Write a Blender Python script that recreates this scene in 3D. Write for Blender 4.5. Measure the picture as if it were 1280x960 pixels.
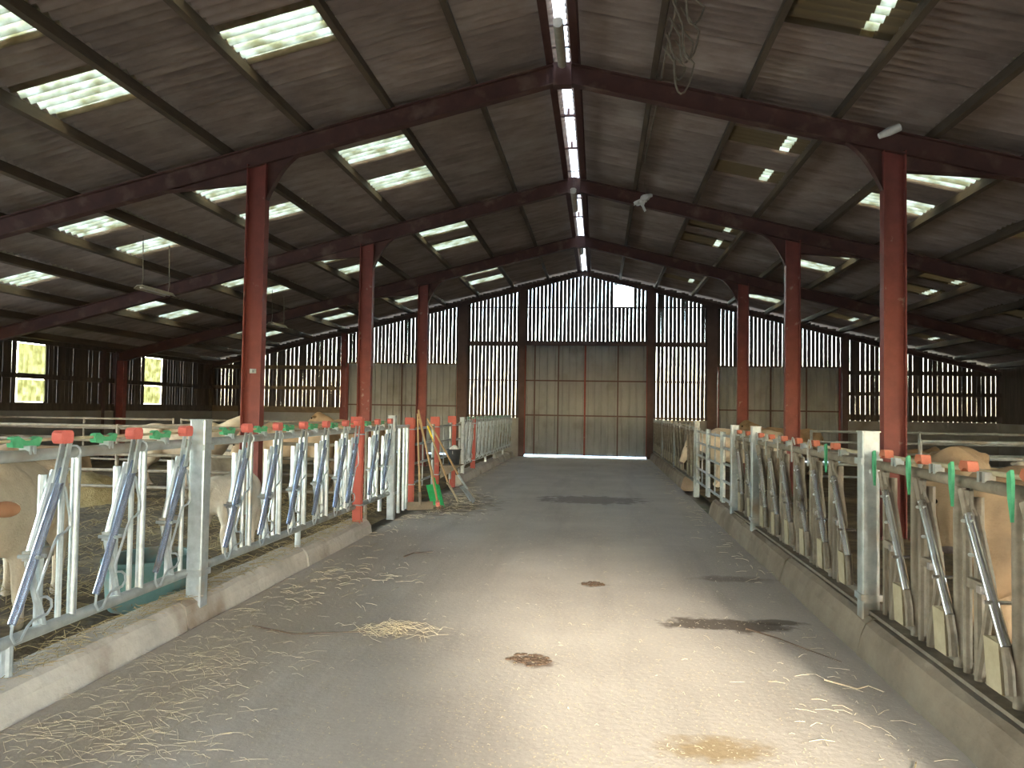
import bpy, bmesh, math, random
from mathutils import Vector, Matrix

for o in list(bpy.data.objects):
    bpy.data.objects.remove(o)
C = bpy.context.scene.collection
sc = bpy.context.scene

# ------------------------------------------------------------------ camera
cd = bpy.data.cameras.new('camera')
cd.sensor_fit = 'HORIZONTAL'; cd.sensor_width = 36.0; cd.lens = 36.0*962/1280
cd.clip_start = 0.05; cd.clip_end = 500
cam = bpy.data.objects.new('camera', cd); C.objects.link(cam)
R3 = Matrix(((0.993641, -0.011849, 0.111971), (0.111496, -0.035101, -0.993145), (0.015698, 0.999314, -0.033556)))
cam.matrix_world = Matrix.Translation((0, 0, 1.52)) @ R3.to_4x4()
sc.camera = cam

# ------------------------------------------------------------------ sky, sun, exposure
SUN_EL = math.radians(16.5)
SUN_AZ = 0.21                       # sun sits behind the camera, a little to the right
w = bpy.data.worlds.new('sky'); sc.world = w; w.use_nodes = True
wn = w.node_tree.nodes; wl = w.node_tree.links
for n in list(wn): wn.remove(n)
sky = wn.new('ShaderNodeTexSky'); sky.sky_type = 'NISHITA'; sky.sun_disc = False
sky.sun_elevation = math.radians(30); sky.sun_rotation = math.pi - math.atan(SUN_AZ)
sky.air_density = 1.2; sky.dust_density = 1.0; sky.ozone_density = 1.0
bg = wn.new('ShaderNodeBackground'); bg.inputs['Strength'].default_value = 0.62
wo = wn.new('ShaderNodeOutputWorld')
wl.new(sky.outputs[0], bg.inputs[0]); wl.new(bg.outputs[0], wo.inputs[0])
sd = bpy.data.lights.new('sun', 'SUN'); sd.energy = 1.65; sd.angle = math.radians(6.0); sd.color = (1.0, 0.90, 0.74)
sun = bpy.data.objects.new('sun', sd); C.objects.link(sun)
tosun = Vector((SUN_AZ, -1, math.tan(SUN_EL)*math.hypot(1, SUN_AZ)))
sun.rotation_euler = tosun.to_track_quat('Z', 'Y').to_euler()
sun.location = tosun*20
sc.view_settings.view_transform = 'Standard'; sc.view_settings.look = 'None'
sc.view_settings.gamma = 1.0; sc.view_settings.use_curve_mapping = False
sc.view_settings.exposure = 3.0

# ------------------------------------------------------------------ materials
def mat(name, c1, c2=None, rough=0.7, metal=0.0, scale=6.0, stretch=(1, 1, 1), bump=0.0, bscale=None,
        c3=None, s3=1.5, t3=(0.55, 0.7), spec=0.3):
    m = bpy.data.materials.new(name); m.use_nodes = True
    nt = m.node_tree; N = nt.nodes; L = nt.links; b = N['Principled BSDF']
    b.inputs['Roughness'].default_value = rough; b.inputs['Metallic'].default_value = metal
    b.inputs['Specular IOR Level'].default_value = spec
    c4 = lambda c: (c[0], c[1], c[2], 1)
    if c2 is None:
        b.inputs['Base Color'].default_value = c4(c1)
    tc = N.new('ShaderNodeTexCoord'); mp = N.new('ShaderNodeMapping'); mp.inputs['Scale'].default_value = stretch
    geo = N.new('ShaderNodeNewGeometry')
    L.new(geo.outputs['Position'], mp.inputs['Vector'])
    out = None
    if c2 is not None:
        n1 = N.new('ShaderNodeTexNoise'); n1.inputs['Scale'].default_value = scale; n1.inputs['Detail'].default_value = 5
        n1.inputs['Roughness'].default_value = 0.65
        L.new(mp.outputs[0], n1.inputs['Vector'])
        r = N.new('ShaderNodeValToRGB'); r.color_ramp.elements[0].position = 0.3; r.color_ramp.elements[1].position = 0.7
        r.color_ramp.elements[0].color = c4(c1); r.color_ramp.elements[1].color = c4(c2)
        L.new(n1.outputs['Fac'], r.inputs[0]); out = r.outputs[0]
        if c3 is not None:
            n3 = N.new('ShaderNodeTexNoise'); n3.inputs['Scale'].default_value = s3; n3.inputs['Detail'].default_value = 6
            L.new(geo.outputs['Position'], n3.inputs['Vector'])
            r3 = N.new('ShaderNodeValToRGB'); r3.color_ramp.elements[0].position = t3[0]; r3.color_ramp.elements[1].position = t3[1]
            L.new(n3.outputs['Fac'], r3.inputs[0])
            mx = N.new('ShaderNodeMix'); mx.data_type = 'RGBA'
            L.new(r3.outputs[0], mx.inputs['Factor']); L.new(out, mx.inputs[6]); mx.inputs[7].default_value = c4(c3); out = mx.outputs[2]
        L.new(out, b.inputs['Base Color'])
    if bump:
        nb = N.new('ShaderNodeTexNoise'); nb.inputs['Scale'].default_value = bscale or scale*2; nb.inputs['Detail'].default_value = 4
        L.new(mp.outputs[0], nb.inputs['Vector'])
        bp = N.new('ShaderNodeBump'); bp.inputs['Strength'].default_value = bump; bp.inputs['Distance'].default_value = 0.02
        L.new(nb.outputs['Fac'], bp.inputs['Height']); L.new(bp.outputs[0], b.inputs['Normal'])
    return m

M = {}
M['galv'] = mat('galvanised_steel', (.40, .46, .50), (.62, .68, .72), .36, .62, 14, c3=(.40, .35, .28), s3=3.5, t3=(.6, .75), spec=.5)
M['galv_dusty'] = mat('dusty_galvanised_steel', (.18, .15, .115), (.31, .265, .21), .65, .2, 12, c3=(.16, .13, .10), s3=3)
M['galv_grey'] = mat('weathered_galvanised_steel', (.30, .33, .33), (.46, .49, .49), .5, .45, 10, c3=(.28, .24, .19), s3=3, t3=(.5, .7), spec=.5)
M['bar_blue'] = mat('polished_blue_steel', (.34, .42, .62), (.46, .54, .74), .22, .8, 8, c3=(.30, .28, .26), s3=5, t3=(.62, .8), spec=.6)
M['chrome'] = mat('worn_bright_steel', (.62, .63, .64), (.85, .86, .88), .16, .95, 8, c3=(.24, .20, .16), s3=4, t3=(.55, .7), spec=.6)
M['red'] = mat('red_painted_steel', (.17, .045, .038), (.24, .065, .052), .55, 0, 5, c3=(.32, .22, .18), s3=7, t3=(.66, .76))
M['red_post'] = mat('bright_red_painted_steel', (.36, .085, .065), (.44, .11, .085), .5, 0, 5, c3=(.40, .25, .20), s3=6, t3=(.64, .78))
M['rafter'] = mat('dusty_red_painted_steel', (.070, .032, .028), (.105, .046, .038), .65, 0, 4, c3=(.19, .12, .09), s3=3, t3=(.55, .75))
M['purlin'] = mat('old_purlin_timber', (.075, .055, .040), (.15, .11, .075), .8, 0, 5, (1, .2, 1), .2, 30)
M['purlin_steel'] = mat('brown_painted_purlin', (.09, .04, .035), (.13, .06, .05), .7, 0, 4)
M['roof'] = mat('fibre_cement_sheet', (.22, .165, .14), (.36, .285, .245), .9, 0, 3.2, (.45, 1.8, 1), .1, 30, c3=(.42, .35, .30), s3=1.1, t3=(.55, .78))
_nt = M['roof'].node_tree; _b = _nt.nodes['Principled BSDF']; _src = _b.inputs['Base Color'].links[0].from_socket
_oi = _nt.nodes.new('ShaderNodeObjectInfo'); _mr = _nt.nodes.new('ShaderNodeMapRange'); _mr.inputs[3].default_value = .82; _mr.inputs[4].default_value = 1.15
_nt.links.new(_oi.outputs['Random'], _mr.inputs[0]); _vm = _nt.nodes.new('ShaderNodeVectorMath'); _vm.operation = 'SCALE'
_nt.links.new(_src, _vm.inputs[0]); _nt.links.new(_mr.outputs[0], _vm.inputs['Scale']); _nt.links.new(_vm.outputs[0], _b.inputs['Base Color'])
M['board'] = mat('dark_weathered_board', (.055, .042, .034), (.115, .09, .07), .85, 0, 3, (3, 3, .3), .3, 30)
M['board_brown'] = mat('brown_timber_rail', (.13, .095, .06), (.21, .155, .10), .85, 0, 3, (1, 1, 3), .2, 20)
M['steel_dark'] = mat('dark_brown_steel', (.085, .05, .045), (.12, .075, .065), .6, 0, 4)
M['concrete'] = mat('grey_concrete_wall', (.24, .23, .215), (.34, .325, .30), .9, 0, 1.6, (1, 1, 1), .2, 18, c3=(.20, .17, .14), s3=.8)
M['kerb'] = mat('kerb_concrete', (.40, .37, .33), (.57, .53, .48), .9, 0, 3, (1, 1, 1), .6, 14, c3=(.28, .22, .17), s3=1.6)
M['kerb_dirty'] = mat('dirty_kerb_concrete', (.20, .155, .115), (.31, .25, .19), .9, 0, 2.5, (1, 1, 1), .5, 12, c3=(.17, .13, .095), s3=1.4)
M['sheet_door'] = mat('grey_metal_door_sheet', (.215, .225, .225), (.285, .295, .295), .5, .15, 2.5, (1, 1, .4), c3=(.20, .198, .19), s3=1.2)
M['bedding'] = mat('trodden_straw_bedding', (.085, .062, .040), (.21, .155, .085), .95, 0, 7, (1, 1, 1), 1.0, 22, c3=(.34, .26, .14), s3=1.3, t3=(.52, .72))
M['straw'] = mat('dry_straw', (.54, .45, .29), (.74, .66, .48), .7, 0, 30)
M['hay'] = mat('old_hay', (.30, .22, .10), (.45, .35, .18), .9, 0, 18, bump=.8, bscale=50)
M['dirt'] = mat('dark_manure', (.07, .045, .03), (.15, .10, .065), .9, 0, 20, bump=.8, bscale=40)
M['red_plastic'] = mat('red_plastic', (.56, .13, .11), (.64, .18, .16), .4, 0, 20)
M['orange_plastic'] = mat('orange_red_plastic', (.40, .11, .06), (.47, .15, .09), .45, 0, 20)
M['green_plastic'] = mat('green_plastic', (.05, .30, .14), (.10, .40, .22), .45, 0, 20)
M['green_shovel'] = mat('green_shovel_plastic', (.02, .36, .11), (.05, .46, .17), .45, 0, 10)
M['yellow'] = mat('yellow_plastic', (.85, .68, .05), (.92, .76, .08), .4, 0, 10)
M['wood'] = mat('wooden_handle', (.38, .25, .13), (.52, .36, .20), .6, 0, 8, (1, 1, .2))
M['black_plastic'] = mat('black_plastic', (.02, .025, .03), (.045, .05, .06), .5, 0, 8)
M['teal'] = mat('teal_plastic_tub', (.10, .20, .20), (.18, .31, .30), .55, 0, 4, c3=(.20, .16, .12), s3=4, t3=(.5, .65))
M['white_stuff'] = mat('white_powder', (.72, .70, .68), (.85, .84, .82), .8, 0, 20)
M['white_plastic'] = mat('dusty_white_plastic', (.62, .60, .56), (.78, .76, .72), .6, 0, 10)
M['lamp_body'] = mat('dusty_lamp_housing', (.33, .29, .22), (.46, .41, .32), .6, 0, 8)
M['rope'] = mat('old_rope', (.16, .13, .10), (.26, .22, .17), .9, 0, 30)
M['wire'] = mat('galvanised_wire', (.40, .40, .38), (.55, .55, .52), .5, .5, 20)
M['paddle'] = mat('dusty_plastic_paddle', (.34, .29, .19), (.46, .40, .28), .7, 0, 10)
M['cow_white'] = mat('cream_white_hide', (.55, .47, .38), (.76, .70, .61), .85, 0, 3.5, c3=(.36, .26, .17), s3=2.2, t3=(.56, .74), bump=.3, bscale=70)
M['cow_cream'] = mat('pale_cream_hide', (.50, .40, .29), (.68, .58, .45), .85, 0, 3.5, c3=(.30, .21, .13), s3=2.0, t3=(.56, .74), bump=.3, bscale=70)
M['cow_tan'] = mat('tan_hide', (.34, .225, .13), (.46, .32, .20), .85, 0, 3.0, c3=(.20, .14, .09), s3=2.6, t3=(.5, .74), bump=.3, bscale=70)
M['ear_brown'] = mat('reddish_brown_hide', (.42, .20, .11), (.52, .27, .15), .8, 0, 8)
M['nose'] = mat('moist_grey_muzzle', (.12, .09, .085), (.20, .15, .14), .5, 0, 20)
M['eye'] = mat('dark_eye', (.01, .008, .006), None, .15, 0)
M['hoof'] = mat('dark_hoof', (.06, .05, .04), None, .6, 0)
M['ground_out'] = mat('outside_gravel_yard', (.30, .28, .24), (.40, .37, .32), .95, 0, .6, c3=(.16, .20, .09), s3=.12, t3=(.5, .6))
M['stick'] = mat('dry_stick', (.10, .07, .05), (.17, .12, .085), .8, 0, 20)

def skylight_mat(name, clean_lo=None, clean_hi=None, dirt=(.30, .22, .09), amount=.0):
    """translucent roof sheet; an optional band along the slope is clean, the rest is coated in old dirt"""
    m = bpy.data.materials.new(name); m.use_nodes = True
    nt = m.node_tree; N = nt.nodes; L = nt.links
    for n in list(N): N.remove(n)
    out = N.new('ShaderNodeOutputMaterial')
    geo = N.new('ShaderNodeNewGeometry')
    nz = N.new('ShaderNodeTexNoise'); nz.inputs['Scale'].default_value = 5; nz.inputs['Detail'].default_value = 6
    L.new(geo.outputs['Position'], nz.inputs['Vector'])
    r = N.new('ShaderNodeValToRGB'); r.color_ramp.elements[0].position = .32; r.color_ramp.elements[1].position = .62
    r.color_ramp.elements[0].color = (.40, .35, .21, 1); r.color_ramp.elements[1].color = (.72, .68, .53, 1)
    L.new(nz.outputs['Fac'], r.inputs[0])
    col = r.outputs[0]
    if clean_lo is not None:
        tc = N.new('ShaderNodeTexCoord'); sx = N.new('ShaderNodeSeparateXYZ'); L.new(tc.outputs['Object'], sx.inputs[0])
        a = N.new('ShaderNodeMath'); a.operation = 'GREATER_THAN'; a.inputs[1].default_value = clean_lo; L.new(sx.outputs[0], a.inputs[0])
        b = N.new('ShaderNodeMath'); b.operation = 'LESS_THAN'; b.inputs[1].default_value = clean_hi; L.new(sx.outputs[0], b.inputs[0])
        k = N.new('ShaderNodeMath'); k.operation = 'MULTIPLY'; L.new(a.outputs[0], k.inputs[0]); L.new(b.outputs[0], k.inputs[1])
        mx = N.new('ShaderNodeMix'); mx.data_type = 'RGBA'; L.new(k.outputs[0], mx.inputs['Factor'])
        mx.inputs[6].default_value = (dirt[0]*amount, dirt[1]*amount, dirt[2]*amount, 1); L.new(col, mx.inputs[7]); col = mx.outputs[2]
    tr = N.new('ShaderNodeBsdfTranslucent'); L.new(col, tr.inputs['Color'])
    df = N.new('ShaderNodeBsdfDiffuse'); df.inputs['Color'].default_value = (.30, .25, .18, 1)
    ms = N.new('ShaderNodeMixShader'); ms.inputs[0].default_value = .25
    L.new(tr.outputs[0], ms.inputs[1]); L.new(df.outputs[0], ms.inputs[2]); L.new(ms.outputs[0], out.inputs[0])
    return m
M['skylight'] = skylight_mat('translucent_roof_sheet')
M['skylight_strip'] = skylight_mat('soiled_translucent_roof_sheet', .86, 1.0, (.42, .30, .17), .26)
M['skylight_dim'] = skylight_mat('moss_soiled_translucent_sheet', .93, 1.08, (.42, .30, .16), .36)
M['ridge_light'] = skylight_mat('white_translucent_ridge_cap')
for e, c in zip([n for n in M['ridge_light'].node_tree.nodes if n.type == 'VALTORGB'][0].color_ramp.elements, ((.75, .75, .72, 1), (.9, .9, .88, 1))): e.color = c
M['side_light'] = skylight_mat('yellowed_translucent_wall_sheet')
for e, c in zip([n for n in M['side_light'].node_tree.nodes if n.type == 'VALTORGB'][0].color_ramp.elements, ((.34, .30, .14, 1), (.60, .55, .34, 1))): e.color = c

def floor_mat():
    m = bpy.data.materials.new('dusty_concrete_floor'); m.use_nodes = True
    nt = m.node_tree; N = nt.nodes; L = nt.links; b = N['Principled BSDF']
    b.inputs['Roughness'].default_value = .85; b.inputs['Specular IOR Level'].default_value = .25
    geo = N.new('ShaderNodeNewGeometry'); P = geo.outputs['Position']
    def noise(scale, det=5, vec=None, rough=.6):
        n = N.new('ShaderNodeTexNoise'); n.inputs['Scale'].default_value = scale; n.inputs['Detail'].default_value = det
        n.inputs['Roughness'].default_value = rough; L.new(vec or P, n.inputs['Vector']); return n
    def ramp(src, p0, p1, c0, c1):
        r = N.new('ShaderNodeValToRGB'); e = r.color_ramp.elements; e[0].position = p0; e[1].position = p1
        e[0].color = (*c0, 1); e[1].color = (*c1, 1); L.new(src, r.inputs[0]); return r.outputs[0]
    def mix(f, a, c):
        x = N.new('ShaderNodeMix'); x.data_type = 'RGBA'; L.new(f, x.inputs['Factor']); L.new(a, x.inputs[6])
        if isinstance(c, tuple): x.inputs[7].default_value = (*c, 1)
        else: L.new(c, x.inputs[7])
        return x.outputs[2]
    col = ramp(noise(.9, 6).outputs['Fac'], .3, .7, (.43, .385, .335), (.56, .51, .45))
    fine = ramp(noise(38, 4).outputs['Fac'], .45, .75, (0, 0, 0), (.5, .5, .5))
    col = mix(fine, col, (.60, .55, .47))
    mp = N.new('ShaderNodeMapping'); mp.inputs['Scale'].default_value = (2.2, .22, 1); L.new(P, mp.inputs[0])
    streak = ramp(noise(1.0, 4, mp.outputs[0]).outputs['Fac'], .5, .72, (0, 0, 0), (.6, .6, .6))
    col = mix(streak, col, (.35, .31, .265))
    wob = noise(5, 5)
    def spot(col, x, y, rx, ry, c, strength, edge=.5):
        mp = N.new('ShaderNodeMapping'); mp.inputs['Location'].default_value = (-x/rx, -y/ry, 0); mp.inputs['Scale'].default_value = (1/rx, 1/ry, 0)
        L.new(P, mp.inputs[0])
        ln = N.new('ShaderNodeVectorMath'); ln.operation = 'LENGTH'; L.new(mp.outputs[0], ln.inputs[0])
        ad = N.new('ShaderNodeMath'); ad.operation = 'MULTIPLY_ADD'; ad.inputs[1].default_value = 2.4; L.new(wob.outputs['Fac'], ad.inputs[0])
        L.new(ln.outputs['Value'], ad.inputs[2])
        f = ramp(ad.outputs[0], 0, 1, (strength,)*3, (0, 0, 0))
        rr = f.node.color_ramp.elements
        # value = 2.4*noise(~.5) + dist ; stain inside where dist < ~1
        sub = N.new('ShaderNodeMath'); sub.operation = 'SUBTRACT'; sub.inputs[1].default_value = 1.45; L.new(ad.outputs[0], sub.inputs[0])
        L.new(sub.outputs[0], f.node.inputs[0]); rr[0].position = 1-edge-.05; rr[1].position = 1.0
        return mix(f, col, c)
    col = spot(col, .92, 5.72, .42, .15, (.10, .075, .055), .85, .35)
    col = spot(col, 1.30, 5.85, .22, .07, (.11, .085, .06), .8, .4)
    col = spot(col, -.40, 4.72, .13, .12, (.12, .075, .05), .85, .5)
    col = spot(col, -.03, 6.86, .12, .10, (.11, .08, .055), .75, .5)
    col = spot(col, .55, 3.62, .24, .13, (.34, .245, .12), .8, .6)
    col = spot(col, 1.25, 7.3, .35, .12, (.17, .13, .10), .6, .6)
    col = spot(col, -2.3, 12.3, .7, 1.4, (.18, .14, .095), .7, .6)
    col = spot(col, -2.2, 4.6, .7, 2.2, (.46, .39, .28), .35, .7)
    col = spot(col, -.1, 13.3, .8, .5, (.17, .14, .12), .7, .3)
    L.new(col, b.inputs['Base Color'])
    bp = N.new('ShaderNodeBump'); bp.inputs['Strength'].default_value = .35; bp.inputs['Distance'].default_value = .012
    L.new(noise(24, 6).outputs['Fac'], bp.inputs['Height']); L.new(bp.outputs[0], b.inputs['Normal'])
    return m
M['floor'] = floor_mat()

# ------------------------------------------------------------------ mesh helpers
class MB:
    def __init__(s): s.v = []; s.f = []
    def box(s, x0, x1, y0, y1, z0, z1):
        b = len(s.v)
        s.v += [(x, y, z) for z in (z0, z1) for y in (y0, y1) for x in (x0, x1)]
        s.f += [tuple(b+i for i in q) for q in ((0, 2, 3, 1), (4, 5, 7, 6), (0, 1, 5, 4), (2, 6, 7, 3), (0, 4, 6, 2), (1, 3, 7, 5))]
        return s
    def tube(s, pts, r, n=8, caps=True):
        pts = [Vector(p) for p in pts]; rs = r if isinstance(r, (list, tuple)) else [r]*len(pts)
        b = len(s.v); prev = None
        for i, p in enumerate(pts):
            if i == 0: d = pts[1]-p
            elif i == len(pts)-1: d = p-pts[i-1]
            else: d = (p-pts[i-1]).normalized()+(pts[i+1]-p).normalized()
            d = d.normalized() if d.length > 1e-9 else Vector((0, 0, 1))
            if prev is None:
                a = d.orthogonal().normalized()
            else:
                a = (prev-d*prev.dot(d))
                a = a.normalized() if a.length > 1e-6 else d.orthogonal().normalized()
            prev = a; c = d.cross(a)
            for k in range(n):
                t = 2*math.pi*k/n
                s.v.append(tuple(p+(a*math.cos(t)+c*math.sin(t))*rs[i]))
        for i in range(len(pts)-1):
            for k in range(n):
                s.f.append((b+i*n+k, b+i*n+(k+1) % n, b+(i+1)*n+(k+1) % n, b+(i+1)*n+k))
        if caps:
            s.f.append(tuple(b+k for k in reversed(range(n)))); e = b+(len(pts)-1)*n
            s.f.append(tuple(e+k for k in range(n)))
        return s
    def prism(s, poly, axis, a0, a1):
        """extrude a 2-D polygon; axis 0: poly is (y,z), axis 1: (x,z), axis 2: (x,y)"""
        b = len(s.v); n = len(poly)
        for a in (a0, a1):
            for p in poly:
                s.v.append((a, p[0], p[1]) if axis == 0 else (p[0], a, p[1]) if axis == 1 else (p[0], p[1], a))
        s.f.append(tuple(b+i for i in range(n))); s.f.append(tuple(b+n+i for i in reversed(range(n))))
        for i in range(n):
            j = (i+1) % n; s.f.append((b+i, b+n+i, b+n+j, b+j))
        return s
    def ball(s, c, r, u=8, v=6):
        r = r if isinstance(r, (tuple, list)) else (r, r, r)
        b = len(s.v); s.v.append((c[0], c[1], c[2]+r[2]))
        for i in range(1, v):
            th = math.pi*i/v
            for k in range(u):
                ph = 2*math.pi*k/u
                s.v.append((c[0]+r[0]*math.sin(th)*math.cos(ph), c[1]+r[1]*math.sin(th)*math.sin(ph), c[2]+r[2]*math.cos(th)))
        s.v.append((c[0], c[1], c[2]-r[2])); e = len(s.v)-1
        for k in range(u):
            s.f.append((b, b+1+k, b+1+(k+1) % u)); s.f.append((e, e-u+(k+1) % u, e-u+k))
        for i in range(v-2):
            for k in range(u):
                a = b+1+i*u; s.f.append((a+k, a+u+k, a+u+(k+1) % u, a+(k+1) % u))
        return s
    def quadstrip(s, a, b_, c, d):
        b = len(s.v); s.v += [a, b_, c, d]; s.f.append((b, b+1, b+2, b+3)); return s
    def mesh(s, name, m=None, smooth=False):
        me = bpy.data.meshes.new(name); me.from_pydata(s.v, [], s.f); me.validate()
        bm = bmesh.new(); bm.from_mesh(me); bmesh.ops.recalc_face_normals(bm, faces=bm.faces); bm.to_mesh(me); bm.free()
        if m: me.materials.append(M[m] if isinstance(m, str) else m)
        if smooth:
            for p in me.polygons: p.use_smooth = True
            try: me.set_sharp_from_angle(angle=math.radians(40))
            except Exception: pass
        return me

def link(name, me, parent=None, loc=(0, 0, 0), rot=(0, 0, 0), scale=(1, 1, 1)):
    o = bpy.data.objects.new(name, me); C.objects.link(o)
    o.location = loc; o.rotation_euler = rot; o.scale = scale
    if parent: o.parent = parent
    return o
def tag(o, label, cat, group=None):
    o['label'] = label; o['category'] = cat
    if group: o['group'] = group
    return o
def thing(name, label, cat, loc=(0, 0, 0), rot=(0, 0, 0), group=None):
    o = link(name, None, None, loc, rot); o.empty_display_size = .1
    return tag(o, label, cat, group)
def struct(name, me, label=None, loc=(0, 0, 0)):
    o = link(name, me, None, loc); o['kind'] = 'structure'
    if label: o['label'] = label
    return o
def ordinal(n): return ['first', 'second', 'third', 'fourth', 'fifth', 'sixth', 'seventh', 'eighth', 'ninth', 'tenth', 'eleventh', 'twelfth', 'thirteenth', 'fourteenth'][n]

rnd = random.Random(7)
# ------------------------------------------------------------------ key dimensions
XC = -.52; ZR = 6.30; SL = .247; ANG = math.atan(SL)
XL, XR = -13.4, 12.4                 # side walls
YB, YG = -5.0, 25.45                 # back and front gable
FR = [0.0, 5.0, 9.95, 14.95, 19.95]  # portal frames
COLX = 4.13                          # column offset from the ridge line
def roofz(x): return ZR-SL*abs(x-XC)
PUR = [.2]+[1.2+1.155*k for k in range(10)]+[12.58]

# ------------------------------------------------------------------ floor and ground
me = MB().box(-2.72, 1.66, -9, YG+.2, -.25, 0).mesh('floor', 'floor'); struct('floor', me, 'dusty tan concrete feed passage floor with dark stains')
me = MB().box(-120, 120, -120, 140, -.4, -.12).mesh('ground_outside', 'ground_out'); struct('ground_outside', me)
def bedding(name, x0, x1, label, seed):
    r = random.Random(seed); b = MB(); nx, ny = 44, 90
    for j in range(ny+1):
        for i in range(nx+1):
            x = x0+(x1-x0)*i/nx; y = YB+(YG-.1-YB)*j/ny
            e = min(1, min(i, nx-i)/3.0)
            z = -.04+e*(.035*math.sin(x*2.1+seed)*math.cos(y*1.7)+.04*r.random()+.03)
            b.v.append((x, y, z))
    for j in range(ny):
        for i in range(nx):
            a = j*(nx+1)+i; b.f.append((a, a+1, a+nx+2, a+nx+1))
    me = b.mesh(name, 'bedding', True); o = link(name, me); o['kind'] = 'structure'; o['label'] = label
bedding('floor_pen_left', XL+.1, -2.98, 'dark trodden straw bedding of the left pens', 3)
bedding('floor_pen_right', 1.96, XR-.1, 'dark trodden straw bedding of the right pens', 5)

# kerbs: one long cast kerb each, made of blocks
def kerb(name, x0, x1, ztop, m, label, slope=.03, front=1, skip=()):
    k = link(name, None); k['kind'] = 'structure'; k['label'] = label
    y = 1.0; i = 0
    while y < YG-.3:
        L = 1.9+rnd.random()*.5; y1 = min(y+L, YG-.3)
        if not any(a < (y+y1)/2 < b for a, b in skip):
            dz = rnd.uniform(-.012, .012)
            b = MB(); N = 8
            # rounded profile, slightly irregular along its length
            for q in range(N+1):
                yy = y+.008+(y1-y-.016)*q/N
                j = [rnd.uniform(-.008, .008) for _ in range(6)]
                f = x1 if front > 0 else x0; bk = x0 if front > 0 else x1; s = front
                prof = [(f+s*slope+j[0], -.05), (f+s*slope*.3+j[1], ztop*.55), (f-s*.01+j[2], ztop-.03+dz+j[3]), (f-s*.05, ztop+dz+j[4]*.6), (bk, ztop+dz+j[5]*.6), (bk, -.05)]
                for p in prof: b.v.append((p[0], yy, p[1]))
            for q in range(N):
                for c in range(6):
                    a = q*6+c; d = q*6+(c+1) % 6; b.f.append((a, d, d+6, a+6))
            b.f.append(tuple(range(6))); b.f.append(tuple(N*6+c for c in reversed(range(6))))
            link('kerb_block', b.mesh('kerb_block', m), k)
        y = y1; i += 1
kerb('kerb_left', -3.0, -2.76, .17, 'kerb', 'pale concrete kerb under the left feed fence', .035, 1, ((8.98, 10.9), (10.5, 16.2)))
kerb('kerb_right', 1.70, 1.94, .23, 'kerb_dirty', 'dirty brown concrete kerb under the right feed fence', .06, -1, ((11.0, 15.0),))

# ------------------------------------------------------------------ roof
SW = .745; SLEN = 1.155/math.cos(ANG)+.13; AMP = .038
def sheet_mesh(name, length, m, x0=0.0):
    b = MB(); segs = 66; wid = SW+.075; pitch = SW/5
    for side in (0, 1):
        for xx in (x0, x0+length):
            for i in range(segs+1):
                y = -wid/2+wid*i/segs
                b.v.append((xx, y, AMP*(math.cos(2*math.pi*y/pitch)*.85-.22*math.cos(4*math.pi*y/pitch))+(.007 if side else 0)))
    n = segs+1
    for i in range(segs):
        b.f.append((i, i+1, n+i+1, n+i)); b.f.append((2*n+i, 3*n+i, 3*n+i+1, 2*n+i+1))
        b.f.append((i, 2*n+i, 2*n+i+1, i+1)); b.f.append((n+i, n+i+1, 3*n+i+1, 3*n+i))
    b.f.append((0, n, 3*n, 2*n)); b.f.append((segs, 2*n+segs, 3*n+segs, n+segs))
    return b.mesh(name, m, True)
TILT = ANG-.011
ROWS = [(.075, 1.2)]+[(PUR[i], PUR[i+1]) for i in range(1, 11)]+[(PUR[11], 13.2)]
sheet = sheet_mesh('roof_sheet', SLEN, 'roof'); sheet0 = sheet_mesh('roof_sheet_ridge', 1.1/math.cos(ANG)+.13, 'roof'); sheetE = sheet_mesh('roof_sheet_eave', .55, 'roof')
lightM = {k: sheet_mesh('skylight_sheet_'+k, SLEN, v) for k, v in (('c', 'skylight'), ('s', 'skylight_strip'), ('d', 'skylight_dim'))}
Y0 = 11.26-8*7*SW/ (1.0)*0 - 23*SW    # first column edge; columns line up with the skylights seen at 11.26
ncol = int((YG+.25-Y0)/SW)+1
def column_kind(j):                    # j counts columns from the one that starts at 11.26
    return (j % 7) in (0, 2)
for sgn, nm, lab in ((-1, 'roof_left', 'left roof slope of brown corrugated fibre cement sheets'), (1, 'roof_right', 'right roof slope of brown corrugated fibre cement sheets')):
    rt = link(nm, None); rt['kind'] = 'structure'; rt['label'] = lab
    far = MB()
    for c in range(ncol):
        j = c-23; yc = Y0+SW*(c+.5)
        if yc > YG+.45: continue
        for r, (d0, d1) in enumerate(ROWS):
            z = roofz(XC+d0)+.012+(.004 if c % 2 else 0)
            rot = (0, TILT, 0 if sgn > 0 else math.pi)
            loc = (XC+sgn*d0, yc, z)
            lightrow = r in (2, 4, 6, 8)
            key = None
            if lightrow and column_kind(j):
                if sgn < 0: key = 'c'
                else: key = {2: 's', 4: 'c', 6: 'd', 8: 's'}[r]
            if yc < 5.2 and key is None:
                src = sheet0 if r == 0 else sheetE if r == len(ROWS)-1 else sheet
                mtx = Matrix.Translation(loc) @ Matrix.Rotation(rot[2], 4, 'Z') @ Matrix.Rotation(rot[1], 4, 'Y')
                bs = len(far.v); far.v += [tuple(mtx @ v.co) for v in src.vertices]; far.f += [tuple(bs+i for i in p.vertices) for p in src.polygons]
                continue
            if key: link('skylight_sheet', lightM[key], rt, loc, rot)
            else: link('roof_sheet', sheet0 if r == 0 else sheetE if r == len(ROWS)-1 else sheet, rt, loc, rot)
    o = link('roof_sheets_behind', far.mesh('roof_sheets_behind', 'roof', True), rt); o['kind'] = 'stuff'
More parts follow.
